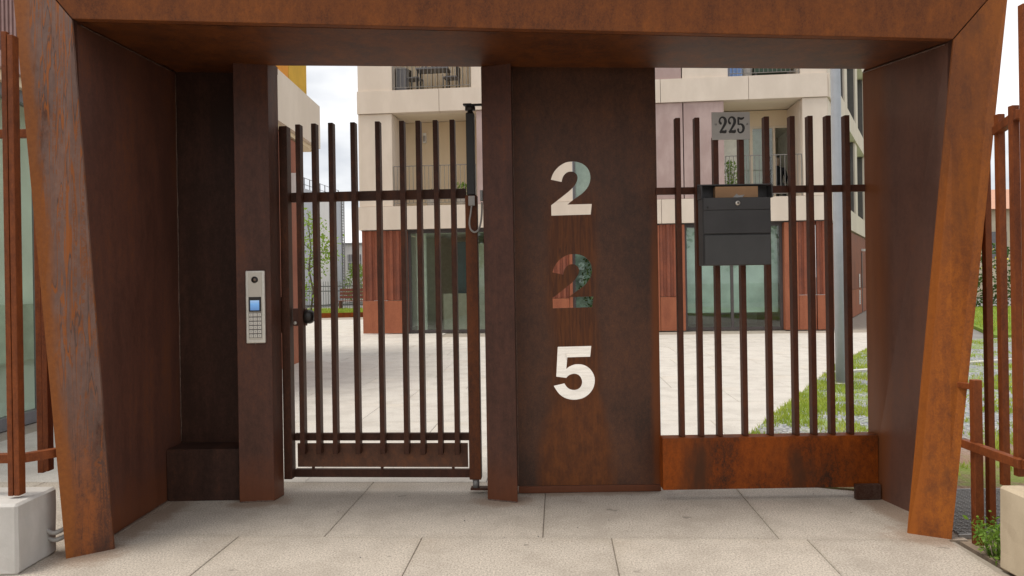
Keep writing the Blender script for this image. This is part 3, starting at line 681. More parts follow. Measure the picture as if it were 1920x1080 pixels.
bars(FR, [(2.395, 3.835, .045, .04, -.01, .845), (2.590, 4.03, .036, .036, -.01, 2.25), (2.530, 3.82, .036, .036, .30, 2.215), (2.396, 3.515, .034, .034, .43, 2.19),
          (2.318, 3.32, .036, .036, .40, 2.60), (2.60, 3.2, .036, .036, .40, 2.60)], M['fence'])
for a, b, z0, h in (((2.375, 3.93), (2.372, 3.46), .478, .044), ((2.372, 3.46), (3.4, 3.40), .478, .044), ((2.540, 3.86), (2.385, 3.45), 2.115, .045), ((2.385, 3.45), (3.4, 3.40), 2.115, .045), ((2.37, 3.95), (2.395, 3.86), .79, .03)):
    mb = MB(); a, b = Vector(a), Vector(b); d = (b - a).normalized(); nn = Vector((-d.y, d.x)) * .02
    mb.prism([tuple(a - nn), tuple(b - nn), tuple(b + nn), tuple(a + nn)], z0, z0 + h); mb.build('rail', M['fence'], FR, world=True, bevel=.003)
# concrete blocks
def block(name, x0, x1, y0, y1, z1, m, label):
    bm = bmesh.new(); bmesh.ops.create_cube(bm, size=1)
    for v in bm.verts: v.co = ((x0 + x1) / 2 + v.co.x * (x1 - x0), (y0 + y1) / 2 + v.co.y * (y1 - y0), z1 / 2 + v.co.z * z1)
    bmesh.ops.bevel(bm, geom=list(bm.edges), offset=.012, segments=1, affect='EDGES')
    bmesh.ops.subdivide_edges(bm, edges=bm.edges[:], cuts=4, use_grid_fill=True)
    for v in bm.verts:
        k = noise.noise(v.co * 9) * .006 + noise.noise(v.co * 30) * .003; v.co += v.normal * k
    me = bpy.data.meshes.new(name); bm.to_mesh(me); bm.free(); me.materials.append(m)
    return tag(link(name, me), label, 'concrete block', 'concrete fence footings')
block('concrete_block', -3.4, -2.43, 3.60, 3.92, .345, M['conc_w'], 'whitewashed concrete fence footing left of the portal')
block('concrete_block', 2.285, 3.4, 3.05, 3.5, .395, M['conc_y'], 'buff concrete fence footing right of the portal')
CD = thing('cable_pair', (-2.38, 3.86, .1), 'two short grey corrugated conduits between left footing and portal leg', 'cable')
for z in (.085, .125):
    p = [(-2.45, 3.87 - z * .2, z + .02), (-2.40, 3.865 - z * .2, z), (-2.35, 3.87, z + .015), (-2.30, 3.92, z + .02)]
    d = [tuple(v) for v in catmull(p, {0, 3}, k=8)][:24]; MB().tube(d, [.011 if i % 2 else .0125 for i in range(len(d))], 8).build('conduit', M['conduit'], CD, world=True)
# grating beside the right leg
GR = thing('floor_grating', (2.75, 4.35, 0), 'galvanised mesh floor grating behind the short fence post', 'grating')
mb = MB()
for i in range(34): mb.box(2.36 + .0001, 3.2, 3.93 + i * .024, 3.936 + i * .024, -.008, .012)
for i in range(22): mb.box(2.37 + i * .039, 2.374 + i * .039, 3.925, 4.735, -.0075, .0105)
tag(mb.build('mesh_bars', plain('galvanised grating', (.30, .28, .26), .55, .4), GR, world=True), kind='stuff')
for ya in (3.915, 4.737): MB().box(2.345, 3.21, ya, ya + .012, -.008, .014).build('frame_bar', M['steel_dk'], GR, world=True)
# weed at the footing
WD = thing('weed_plant', (2.37, 3.62, 0), 'leafy green weed at the foot of the right fence posts', 'weed')
mb = MB(); sm = MB()
for i in range(60):
    a = random.random() * 6.28; r = random.random() ** .7 * .11; h = random.uniform(.02, .17) * (1 - r * 2.5)
    bx_, by_ = 2.37 + math.cos(a) * r * .75, 3.66 + math.sin(a) * r * 1.2
    sm.tube([(2.37 + math.cos(a) * r * .3, 3.66 + math.sin(a) * r * .4, -.01), (bx_, by_, h)], .0015, 4)
    for k in range(7): mb.leaf((bx_ + random.gauss(0, .022), by_ + random.gauss(0, .022), max(.005, h + random.gauss(0, .025))), random.uniform(.012, .034), .8)
mb.build('leaves', M['leaf_m'], WD, world=True); sm.build('stem', M['leaf_m'], WD, world=True)

# ================================================================== LAMP POST
LP = thing('lamp_post', (4.155, 9.384, 0), 'tall plain grey lamp post standing in the gravel behind the railing', 'lamp post')
MB().tube([(0, 0, 0), (0, 0, 2.0), (-.012, 0, 4.2), (-.03, 0, 6.5)], [.066, .064, .058, .05], 20).build('pole', M['pole'], LP)
MB().tube([(0, 0, .01), (0, 0, .035)], .11, 16).build('base_plate', M['steel_dk'], LP)
MB().tube([(-.03, 0, 6.5), (-.05, -.2, 6.68), (-.05, -.6, 6.72)], .035, 10).build('lamp_arm', M['pole'], LP)
MB().box(-.13, .03, -1.05, -.55, 6.69, 6.76).build('lamp_head', M['steel_dk'], LP, bevel=.02)

# ================================================================== APARTMENT BUILDING
AB = thing('apartment_building', (-4.07, 19.91, 0), 'cream and mauve apartment block with balconies above a rust clad ground floor, across the courtyard', 'building', rz=R(-5.486))
def B(name, mat, x0, x1, y0, y1, z0, z1, parent=AB): return MB().box(x0, x1, y0, y1, z0, z1).build(name, mat, parent)
g = .006
JS = {0: [-.02, 2.9, 5.1, 8.0, 10.24, 12.19], 1: [-.02, 2.22, 5.1, 8.02, 10.24, 12.19], 2: [-.02, 2.22, 5.1, 8.0, 10.24, 12.19]}
LEV = [(2.80, 3.42), (5.92, 6.52), (9.02, 9.64)]
for k, (z0, z1) in enumerate(LEV):
    for a, b in zip(JS[k], JS[k][1:]): B('band_panel', M['cream'], a + g, b - g, -.05, .22, z0, z1)
    B('floor_slab', M['ceil'], .02, 12.1, .2205, 9, z0 + .03, z1 - .04)
FL1 = [('cream', 0, .92), ('L', .92, 3.2), ('pink', 3.2, 4.7), ('cream', 4.7, 5.72), ('W', 5.72, 6.95), ('cream', 6.95, 7.5), ('pink', 7.5, 8.58), ('pink', 8.6, 9.62), ('L', 9.62, 11.57), ('cream', 11.57, 12.19)]
FL2 = [('cream', 0, .94), ('L', .94, 3.08), ('cream', 3.08, 4.4), ('W', 4.4, 5.8), ('cream', 5.8, 7.55), ('pink', 7.55, 8.56), ('cream', 8.58, 9.74), ('L', 9.74, 11.53), ('cream', 11.53, 12.19)]
def window(x0, x1, z0, z1, y=.12, split=2, glassm='glass', frame='frame_g', blind=True):
    w = MB(); t = .06
    w.box(x0, x1, y, y + .06, z1 - t, z1); w.box(x0, x1, y, y + .06, z0, z0 + t)
    for i in range(split + 1):
        xx = x0 + (x1 - x0 - t) * i / split; w.box(xx, xx + t, y + .002, y + .058, z0 + t, z1 - t)
    f = w.build('window_frame', M[frame], AB)
    for i in range(split):
        a = x0 + t + (x1 - x0 - t) * i / split; b = x0 + (x1 - x0 - t) * (i + 1) / split
        MB().box(a, b, y + .02, y + .03, z0 + t, z1 - t).build('pane', M[glassm], f)
    if blind: B('blind', plain('grey blind', (.52, .51, .47), .8), x0 + .08, x1 - .08, y + .12, y + .13, z0 + .1, z1 - .02)
    return f
def railing(x0, x1, z0, y=.02, h=1.06):
    mb = MB()
    nb = int((x1 - x0) / .105)
    for i in range(1, nb): mb.box(x0 + (x1 - x0) * i / nb - .006, x0 + (x1 - x0) * i / nb + .006, y - .006, y + .006, z0 + .09, z0 + h)
    r_ = MB().box(x0, x1, y - .012, y + .012, z0 + h, z0 + h + .02).box(x0, x1, y - .012, y + .012, z0 + .075, z0 + .09).box(x0, x0 + .02, y - .01, y + .01, z0, z0 + h).box(x1 - .02, x1, y - .01, y + .01, z0, z0 + h).build('railing_frame', M['rail_g'], AB)
    tag(mb.build('railing_bars', M['rail_g'], r_), kind='stuff')
DEP = 1.4
for FLR, zb, zt in ((FL1, 3.42, 5.92), (FL2, 6.52, 9.02)):
    for typ, a, b in FLR:
        if typ == 'L':
            B('loggia_wall', M['cream_in'], a - .12, b + .12, DEP, DEP + .2, zb - .03, zt + .02) if not (FLR is FL1 and a > 9) and not (FLR is FL2) else None
            B('loggia_side', M['cream'], a - .2, a, .25, DEP, zb, zt); B('loggia_side', M['cream'], b, b + .2, .25, DEP, zb, zt)
            railing(a + .02, b - .02, zb)
        elif typ == 'W':
            window(a, b, zb + .02, zt - .01); B('room_back', M['inside'], a, b, 2.2, 2.3, zb, zt)
        else: B('wall_panel', M[typ], a + (.004 if a else 0), b - .004, 0, .25, zb + .012, zt - .012)
# lower right loggia: glazed doors
B('loggia_wall', M['inside_l'], 9.5, 10.32, DEP, DEP + .12, 3.40, 5.30)
B('loggia_wall', M['cream_in'], 9.5, 11.75, DEP, DEP + .12, 5.50, 5.93)
mb = MB()
for x0, x1 in ((10.34, 10.40), (10.56, 10.64), (10.90, 10.98), (11.18, 11.24), (11.70, 11.80)): mb.box(x0, x1, DEP - .03, DEP + .05, 3.42, 5.44)
mb.box(10.34, 11.80, DEP - .032, DEP + .052, 5.44, 5.498)
f = mb.build('door_frame', M['frame_c'], AB)
for a, b in ((10.40, 10.56), (10.64, 10.90), (10.98, 11.18)): MB().box(a, b, DEP, DEP + .01, 3.45, 5.44).build('pane', M['glass_l'], f)
B('curtain', plain('sage curtain', (.36, .37, .28), .8), 10.42, 10.96, DEP + .25, DEP + .28, 3.45, 5.44)
B('room_back', M['inside'], 9.4, 13, 5.2, 5.3, 3.42, 5.92); B('room_side', M['inside_l'], 12.3, 12.38, 1.6, 5.2, 3.42, 5.92); B('room_ceiling', M['inside_l'], 9.4, 12.3, 1.6, 5.2, 5.86, 5.905)
B('inner_door', M['inside_d'], 11.35, 12.29, 5.12, 5.19, 3.42, 5.25)
# upper loggias
mb = MB()
for i in range(17): mb.box(.80 + i * .145, .80 + i * .145 + .128, 1.2, 1.24 + (i % 2) * .012, 6.5, 9.0)
tag(mb.build('board_wall', M['cream_in'], AB), kind='stuff')
B('loggia_wall', M['cream_in'], .6, 3.3, 1.27, 1.4, 6.5, 9.0)
B('loggia_wall', M['inside'], 9.6, 11.7, 1.3, 1.4, 6.5, 9.0)
mb = MB()
for i in range(6): mb.box(10.98 + i * .11, 10.98 + i * .11 + .085, 1.22, 1.26, 6.5, 9.0)
tag(mb.build('board_wall', M['cream'], AB), kind='stuff')
B('roof', M['grey_w'], .1, 12.1, .23, 8.8, 9.61, 9.66)
# ground floor
def rust_bay(x0, x1, y=.0, lower=True):
    B('base_panel', M['far_rust2'], x0 + .006, x1 - .006, y, y + .1, .02, .895)
    mb = MB(); n_ = max(2, int((x1 - x0) / .14)); w = (x1 - x0 - .012) / n_; pr = []
    for i in range(n_):
        a = x0 + .006 + i * w; pr += [(a, y + .012), (a + w * .40, y + .012), (a + w * .5, y + .05), (a + w * .9, y + .05)]
    pr += [(x1 - .006, y + .012), (x1 - .006, y + .1), (x0 + .006, y + .1)]
    mb.prism(pr, .905, 2.775); mb.build('ribbed_panel', M['far_rust'], AB)
for a, b in ((.04, .60), (.62, 1.17), (4.62, 5.12), (5.14, 5.60), (7.94, 8.49), (11.42, 11.85), (11.87, 12.18)): rust_bay(a, b)
for a, b in ((1.175, 1.26), (4.53, 4.612), (5.605, 5.685), (7.86, 7.935), (8.495, 8.58), (11.08, 11.415)): B('jamb', M['far_rust2'], a, b, -.01, .3, .02, 2.76)
B('head_strip', M['frame_d'], .03, 12.15, .03, .3, 2.776, 2.80)
def shopfront(a, b, muls):
    y0 = .2; mb = MB(); mb.box(a, b, y0, y0 + .08, .02, .09); mb.box(a, b, y0, y0 + .08, 2.70, 2.775)
    for m_ in muls: mb.box(m_ - .035, m_ + .035, y0 - .002, y0 + .082, .09, 2.70)
    f = mb.build('shop_frame', M['frame_d'], AB)
    ms = sorted(muls)
    for p, q_ in zip(ms, ms[1:]): MB().box(p + .035, q_ - .035, y0 + .03, y0 + .042, .09, 2.70).build('pane', M['glass'], f)
shopfront(1.265, 4.525, (1.30, 2.9, 4.49)); shopfront(5.69, 7.855, (5.725, 6.8, 7.82)); shopfront(8.585, 11.075, (8.62, 9.80, 11.04))
B('shop_floor', M['slab_c'], 1.2, 12.1, .29, 6, -.02, .03); B('shop_back', M['inside'], 1.0, 12.1, 3.3, 3.4, 0, 2.8); B('shop_ceiling', M['inside_l'], 1.0, 12.1, .3, 3.3, 2.74, 2.79); B('shop_side', M['inside_l'], .65, .72, .3, 6, 0, 2.8)
B('partition', M['inside'], 4.8, 4.9, .3, 6, 0, 2.8); B('partition', M['inside'], 8.1, 8.2, .3, 6, 0, 2.8); B('shop_wall', M['inside_l'], 1.35, 1.62, .8, .9, .03, 2.74)
B('reflection_board', plain('sage reflection board', (.42, .50, .45), .8, var=.55, scale=5), 5.72, 7.84, .7, .8, .03, 2.75)  # added board, mottled sage in place of reflections in the middle bay glass
B('pillar', M['teal'], 2.28, 2.72, 1.2, 1.3, .03, 2.5); B('pillar', M['inside_l'], 4.2, 4.4, .9, 1.0, .03, 2.74)
B('wall_screen', M['inside'], 2.75, 3.9, 1.2, 1.3, .03, 2.45); B('counter', M['counter'], 2.1, 3.9, .75, 1.15, .03, 1.05)
B('reflection_sheet', plain('pale teal reflection sheet', (.60, .68, .63), .8, var=.2, scale=2), 8.62, 11.04, .55, .56, .45, 2.7)  # added pale sheet whose teal stands in for reflections in this glass
B('counter', M['inside_l'], 9.0, 9.7, 2.5, 3.0, .03, .8); B('counter', M['inside_l'], 10.5, 11.0, 2.8, 3.2, .03, .9)
# side face
C0 = Matrix.Translation((12.19, 0, 0)) @ Matrix.Rotation(R(65.8), 4, 'Z')
def SB(name, mat, t0, t1, d0, d1, z0, z1, parent=AB): return MB(C0).box(t0, t1, -d1, -d0, z0, z1).build(name, mat, parent)
for (z0, z1) in LEV: SB('band_panel', M['cream'], .02, 13, -.3, .05, z0, z1)
for zb, zt in ((3.42, 5.92), (6.52, 9.02)):
    off = 0 if zb < 5 else .55; t = 0
    SB('wall_panel', M['cream'], .05, .9 + off, -.25, 0, zb + .012, zt - .012); t = .9 + off
    while t < 12:
        ww, wp = 2.9, .8
        SB('reveal', M['cream_in'], t, t + ww, -.30, -.28, zb, zt); SB('wall_panel', M['cream'], t + ww, t + ww + wp, -.25, 0, zb + .012, zt - .012)
        f = SB('window_frame', M['frame_d'], t + ww - .10, t + ww - .02, -.26, -.05, zb + .02, zt - .02)
        MB(C0).box(t + .05, t + ww - .17, .18, .19, zb + .05, zt - .05).build('pane', M['glass_l'], f)
        MB(C0).box(t + .1, t + ww - .2, .255, .265, zb + .05, zt - .05).build('blind', M['inside_l'], AB)
        t += ww + wp
t = .02
for i in range(9):
    a, b = t, t + 1.35
    SB('base_panel', M['far_rust2'], a + .008, b - .008, -.1, .0, .02, .9); SB('wall_panel', M['far_rust'], a + .008, b - .008, -.1, -.01, .91, 2.77); t = b
SB('door', M['frame_d'], 9.5, 9.75, -.02, .012, .02, 2.2); SB('door_light', M['white'], 9.55, 9.72, 0, .12, 2.25, 2.33)
for z0, z1 in ((.95, 1.42), (.35, .85)):
    s_ = SB('notice_plate', M['white'], 8.3, 8.62, .003, .02, z0, z1)
    mb = MB(C0)
    for k in range(5): mb.box(8.36, 8.55, -.024, -.0205, z0 + .06 + k * .07, z0 + .085 + k * .07)
    tag(mb.build('notice_lines', M['steel_dk'], s_), kind='stuff')
SB('handrail', M['frame_d'], .55, .58, .06, .10, 3.0, 4.2)
# things on the balconies
abm = Matrix.Translation((-4.07, 19.91, 0)) @ Matrix.Rotation(R(-5.486), 4, 'Z')
def at(x, y, z): return tuple(abm @ Vector((x, y, z)))
WL = thing('wall_lamp', at(1.52, 1.4, 5.35), 'small white box lamp on the wall of the lower left balcony', 'wall lamp', rz=R(-5.486))
MB().box(-.05, .05, -.10, 0, 0, .28).build('lamp_body', M['white'], WL, bevel=.01); MB().box(-.035, .035, -.108, -.101, .03, .2).build('diffuser', M['conduit'], WL)
def shrub(loc, w, h, n_, mat, label, cat='plant', pot=True, lf=.07, name='potted_plant', group=None):
    P = thing(name, loc, label, cat, group); mb = MB(); st_ = MB()
    if pot: MB().tube([(0, 0, 0), (0, 0, .28), (0, 0, .30)], [.11, .15, .16], 14).build('pot', M['conc_w'], P)
    for i in range(n_):
        a = random.random() * 6.28; r = w * random.random() ** .6; z = .28 + (h - .28) * random.random()
        k = 1 - abs((z - .28) / (h - .28) - .4) * .9; mb.leaf((math.cos(a) * r * k, math.sin(a) * r * k, z), lf)
    for i in range(7):
        a = i * .9; st_.tube([(0, 0, .2 if pot else 0), (math.cos(a) * w * .4, math.sin(a) * w * .4, h * .8)], .006, 4)
    mb.build('leaves', mat, P); st_.build('stem', M['bark'], P); return P
shrub(at(9.86, .45, 3.42), .26, 1.0, 380, M['leaf_m'], 'bushy green potted plant behind the balcony railing above the letterbox')
shrub(at(2.72, .35, 3.42), .26, .62, 220, M['leaf_m'], 'low green potted plant on the lower left balcony near the gate closer')
shrub(at(1.9, .3, 3.42), .16, .45, 90, M['leaf_d'], 'small dark potted plant in the middle of the lower left balcony', lf=.05)
shrub(at(6.35, .45, .03), .50, 2.5, 700, M['leaf_d'], 'added dark leaves standing in for mirrored trees, seen through the middle cut out number', pot=False, lf=.11)  # leaves added behind the pane in place of reflected trees
TB = thing('balcony_table', at(1.95, .62, 6.52), 'dark folding table with items on the upper left balcony', 'table', rz=R(-5.486))
MB().box(-.45, .45, -.25, .25, .66, .70).build('table_top', M['frame_g'], TB)
lg = MB().box(-.018, .018, -.018, .018, 0, .66).mesh('leg', M['black'])
for sx in (-.4, .4):
    for sy in (-.2, .2): link('leg', lg, TB, (sx, sy, 0))
mb = MB()
for i in range(9): mb.box(-.4 + i * .09, -.36 + i * .09, -.1, .1, .7, .72 + .07 * (i % 3))
tag(mb.build('clutter', M['frame_g'], TB), kind='stuff')
def chair(loc, rz, label):
    Cc = thing('balcony_chair', loc, label, 'chair', 'chairs on the upper left balcony', rz=rz)
    MB().box(-.2, .2, -.2, .2, .42, .45).build('seat', M['frame_g'], Cc); MB().box(-.2, .2, .18, .21, .46, .74).build('backrest', M['black'], Cc)
    for sx in (-.18, .18):
        for sy in (-.18, .18): MB().box(sx - .012, sx + .012, sy - .012, sy + .012, 0, .42).build('leg', M['black'], Cc)
chair(at(1.42, .55, 6.52), R(70), 'dark chair left of the table on the upper left balcony')
chair(at(2.45, .6, 6.52), R(-100), 'dark chair right of the table on the upper left balcony')
SBX = thing('storage_box', at(1.12, .5, 6.52), 'grey storage box at the left end of the upper left balcony', 'box', rz=R(-5.486))
MB().box(-.14, .14, -.2, .2, 0, .66).build('body', M['frame_g'], SBX, bevel=.01); MB().box(-.15, .15, -.21, .21, .661, .70).build('lid', M['steel_dk'], SBX, bevel=.006)
DP = thing('drying_cloth', at(9.98, .35, 6.55), 'pale blue cloth hanging at the left end of the upper right balcony', 'cloth', rz=R(-5.486))
mb = MB(); pr = [(-.2 + .4 * i / 16, .02 * math.sin(i * 1.7)) for i in range(17)]; mb.prism(pr + [(x, y_ + .006) for x, y_ in reversed(pr)], 0, 1.1); mb.build('cloth', M['blue'], DP)
shrub(at(10.32, .5, 6.52), .18, .95, 160, M['leaf_d'], 'dark slender plant beside the blue cloth on the upper right balcony')
CT = thing('covered_table', at(10.95, .6, 6.52), 'long table under a dark green cover on the upper right balcony', 'table', rz=R(-5.486))
MB().box(-.48, .42, -.3, .3, .17, .52).build('cover', M['green_d'], CT, bevel=.02); MB().box(-.5, .44, -.32, .32, .521, .56).build('table_top', M['white'], CT)
for sx in (-.44, .38):
    for sy in (-.26, .26): MB().box(sx - .02, sx + .02, sy - .02, sy + .02, 0, .17).build('leg', M['frame_d'], CT)
# person on the lower right balcony
PS = thing('person', at(11.42, 1.95, 3.42), 'person in dark coat and grey trousers seated in the balcony doorway', 'person', rz=R(150))
def skinned(name, verts, edges_, radii, mat, parent):
    me = bpy.data.meshes.new(name); me.from_pydata(verts, edges_, []); o = link(name, me, parent); me.materials.append(mat)
    md = o.modifiers.new('skin', 'SKIN'); md.use_smooth_shade = True
    for i, r_ in enumerate(radii): me.skin_vertices[0].data[i].radius = (r_, r_ * .85) if isinstance(r_, float) else r_
    me.skin_vertices[0].data[0].use_root = True
    s_ = o.modifiers.new('sub', 'SUBSURF'); s_.levels = 1; s_.render_levels = 2; return o
V = [(0, 0, .50), (0, .02, .70), (0, .0, .92), (0, -.02, 1.02), (0, -.03, 1.09), (-.19, 0, .95), (-.25, .02, .72), (-.20, -.16, .60), (.19, 0, .95), (.25, .02, .72), (.20, -.18, .60)]
skinned('body', V, [(0, 1), (1, 2), (2, 3), (3, 4), (2, 5), (5, 6), (6, 7), (2, 8), (8, 9), (9, 10)], [(.17, .13), (.16, .12), (.17, .11), .07, .055, .07, .055, .045, .07, .055, .045], M['cloth'], PS)
V = [(0, 0, .50), (-.10, -.05, .48), (-.12, -.42, .48), (-.12, -.42, .10), (-.12, -.55, .04), (.10, -.05, .48), (.12, -.42, .48), (.12, -.42, .10), (.12, -.55, .04)]
skinned('trousers', V, [(0, 1), (1, 2), (2, 3), (3, 4), (0, 5), (5, 6), (6, 7), (7, 8)], [.13, .10, .075, .05, .04, .10, .075, .05, .04], M['trouser'], PS)
hd_ = MB().ball((0, -.03, 1.17), .105, 14, 10, (.85, 1, 1.15)).ball((0, -.135, 1.165), .018, 6, 5).ball((-.09, -.03, 1.165), .022, 6, 5, (.4, 1, 1.2)).ball((.09, -.03, 1.165), .022, 6, 5, (.4, 1, 1.2)).build('head', M['skin'], PS)
MB().ball((0, -.005, 1.20), .108, 14, 8, (.9, 1, 1.0)).build('hair', M['hair'], PS)
for sx in (-.19, .19):
    mb = MB().ball((sx, -.22, .585), .035, 8, 6, (.9, 1.2, .5))
    for k in range(4): mb.tube([(sx - .024 + k * .016, -.24, .585), (sx - .026 + k * .017, -.29 - .008 * (k in (1, 2)), .578), (sx - .026 + k * .017, -.315, .565)], [.009, .008, .006], 6)
    mb.tube([(sx + .03, -.21, .587), (sx + .045, -.25, .58)], [.010, .008], 6); mb.build('hand', M['skin'], PS)
CH = thing('doorway_chair', at(11.42, 2.0, 3.42), 'plain dark chair under the seated person in the balcony doorway', 'chair', rz=R(150))
MB().box(-.22, .22, -.24, .2, .35, .385).build('seat', M['frame_d'], CH)
for sx in (-.2, .2):
    for sy in (-.2, .18): MB().box(sx - .015, sx + .015, sy - .015, sy + .015, 0, .35).build('leg', M['frame_d'], CH)

# ================================================================== LEFT BUILDING
LBd = thing('glazed_building', (-5.0, 8, 0), 'left building with pale green glazing, red wall and cream box under a yellow panel', 'building')
def LB_(name, mat, x0, x1, y0, y1, z0, z1, bevel=0, parent=None): return MB().box(x0, x1, y0, y1, z0, z1).build(name, mat, parent or LBd, world=True, bevel=bevel)
LB_('sill', M['frame_g'], -5.09, -4.99, 5.0, 9.0, 0, .12)
LB_('head_frame', M['frame_g'], -5.09, -4.99, 5.0, 9.0, 3.30, 3.42)
for yv in (5.0, 6.42, 7.86, 8.94): LB_('mullion', M['frame_g'], -5.092, -4.988, yv, yv + .075, .12, 3.30)
for a, b in ((5.075, 6.42), (6.495, 7.86), (7.935, 8.94)): LB_('pane', M['glass_l'], -5.05, -5.04, a, b, .12, 3.30)
LB_('room_wall', plain('pale green room wall', (.60, .66, .55), .8, scale=1.5), -6.3, -6.2, 4.6, 9.1, 0, 3.6); LB_('room_floor', M['slab_c'], -6.2, -5.1, 4.6, 9.0, -.02, .02)
LB_('reflection_band', plain('sage reflection band', (.46, .54, .42), .8), -5.37, -5.25, 5.2, 8.6, .62, 1.22)  # added panel imitating the darker reflected band across the glazing
LB_('soffit_strip', M['cream_in'], -5.06, -4.92, 4.5, 9.0, 3.42, 3.52); LB_('fascia', M['pink'], -5.06, -4.86, 4.5, 9.0, 3.525, 3.68)
LB_('cladding_back', M['clad'], -5.2, -5.0, 4.5, 9.0, 3.685, 6.0)
mb = MB()
for i in range(75): mb.box(-4.998, -4.97, 4.5 + i * .06, 4.53 + i * .06, 3.69, 6.0)
tag(mb.build('cladding_ribs', M['clad'], LBd, world=True), kind='stuff')
LB_('side_return', M['red_wall'], -5.1, -3.80, 9.02, 9.1, 0, 3.9)
LB_('curtain', plain('pale green curtain', (.76, .84, .72), .8, scale=1.5), -5.42, -5.38, 5.0, 9.0, .02, 3.4)
LB_('room_ceiling', M['inside_l'], -6.2, -5.1, 4.6, 9.0, 3.43, 3.5)
y0 = 9.1
for i in range(4):
    y1 = y0 + 1.09; LB_('wall_panel', M['red_wall'], -3.95, -3.80, y0 + .006, y1 - .006, .92, 3.9); LB_('base_panel', M['far_rust2'], -3.95, -3.80, y0 + .006, y1 - .006, 0, .91); y0 = y1
LB_('core', M['inside'], -9, -3.96, 9.1, 13.4, 0, 3.95)
for a, b in ((9.0, 11.6), (11.61, 14.5)): LB_('upper_panel', M['cream'], -9, -3.715, a, b, 4.03, 4.86)
LB_('upper_soffit', M['cream_in'], -8.9, -3.80, 9.02, 14.4, 3.955, 4.025)
LB_('amber_panel', M['amber'], -9, -4.05, 9.2, 13.59, 4.865, 8.0); LB_('yellow_panel', M['yellow'], -9, -4.05, 13.61, 14.8, 4.865, 8.0)
s_ = LB_('wall_lantern', M['white'], -3.795, -3.66, 12.7, 12.78, 2.95, 3.3, .01)
LB_('lantern_base', M['steel_dk'], -3.795, -3.72, 12.69, 12.79, 2.88, 2.945, parent=s_)

# ================================================================== FAR BACKGROUND
TW = thing('grey_tower', (-13, 48, 0), 'pale grey tower block with a railed roof beyond the lawn', 'building')
fa, fb = Vector((-12.55, 44)), Vector((-11.9, 52)); 
MB().prism([(-26, 43), tuple(fa), tuple(fb), (-26, 54)], 0, 7.15).build('wall', M['grey_w'], TW, world=True)
MB().prism([(-12.50, 46.2), (-12.06, 49.8), (-11.95, 49.8), (-12.38, 46.2)], 0, 7.0).build('wall_strip', M['white_w'], TW, world=True)
mb = MB()
for i in range(60): mb.box(-11.90, -11.75, 52.0, 52.1, .6 + i * .11, .655 + i * .11)
tag(mb.build('ladder_rungs', M['frame_g'], TW, world=True), kind='stuff')
MB().box(-11.92, -11.88, 51.9, 52.12, 0, 7.5).build('ladder_rail', M['steel_dk'], TW, world=True); MB().box(-11.76, -11.72, 51.9, 52.12, 0, 7.5).build('ladder_rail', M['steel_dk'], TW, world=True)
rl = MB()
for z in (7.45, 7.85):
    rl.tube([(-20, 43.6, z), (-12.7, 44.3, z), (-12.05, 51.8, z)], .025, 6)
for k in range(9):
    t = k / 8; rl.box(-12.72 + .65 * t, -12.67 + .65 * t, 44.3 + 7.4 * t, 44.35 + 7.4 * t, 7.15, 7.87)
rl.build('roof_railing', M['frame_g'], TW, world=True)
WH = thing('white_house', (-10.5, 55, 0), 'small white flat roofed house with a barred window at the far left behind the fence', 'house')
MB().box(-12.3, -4, 54, 62, 0, 4.15).build('wall', M['white_w'], WH, world=True); MB().box(-12.35, -3.9, 53.9, 62, 4.152, 4.3).build('roof_edge', M['steel_dk'], WH, world=True)
wf = MB().box(-11.95, -11.0, 53.93, 53.99, 2.35, 3.45).build('window', M['frame_g'], WH, world=True)
wb = MB()
for k in range(6): wb.box(-11.88 + k * .155, -11.85 + k * .155, 53.90, 53.925, 2.35, 3.45)
wb.box(-11.95, -11.0, 53.895, 53.92, 2.87, 2.90); tag(wb.build('window_bars', M['white_w'], wf, world=True), kind='stuff')
PF = thing('picket_fence', (-9, 34.2, .17), 'dark thin picket fence along the back of the raised lawn', 'fence')
mb = MB()
for k in range(110): mb.box(-16 + k * .11, -15.978 + k * .11, 34.2, 34.22, .17, 1.47)
tag(mb.build('pickets', M['frame_g'], PF, world=True), kind='stuff')
for z in (.35, 1.0, 1.22): MB().box(-16, -4, 34.225, 34.25, z, z + .045).build('rail', M['frame_g'], PF, world=True)
BN = thing('slatted_bench', (-7.0, 33.2, .17), 'red brown slatted garden bench in front of the picket fence', 'bench')
for k in range(3): MB().box(-.8, .8, .20 + k * .03, .23 + k * .03, .52 + k * .16, .64 + k * .16).build('back_slat', M['slat'], BN)
for k in range(3): MB().box(-.8, .8, -.25 + k * .14, -.13 + k * .14, .40, .43).build('seat_slat', M['slat'], BN)
for sx in (-.7, 0, .7): MB().box(sx - .03, sx + .03, -.24, .2, 0, .397).build('leg', M['slat'], BN)

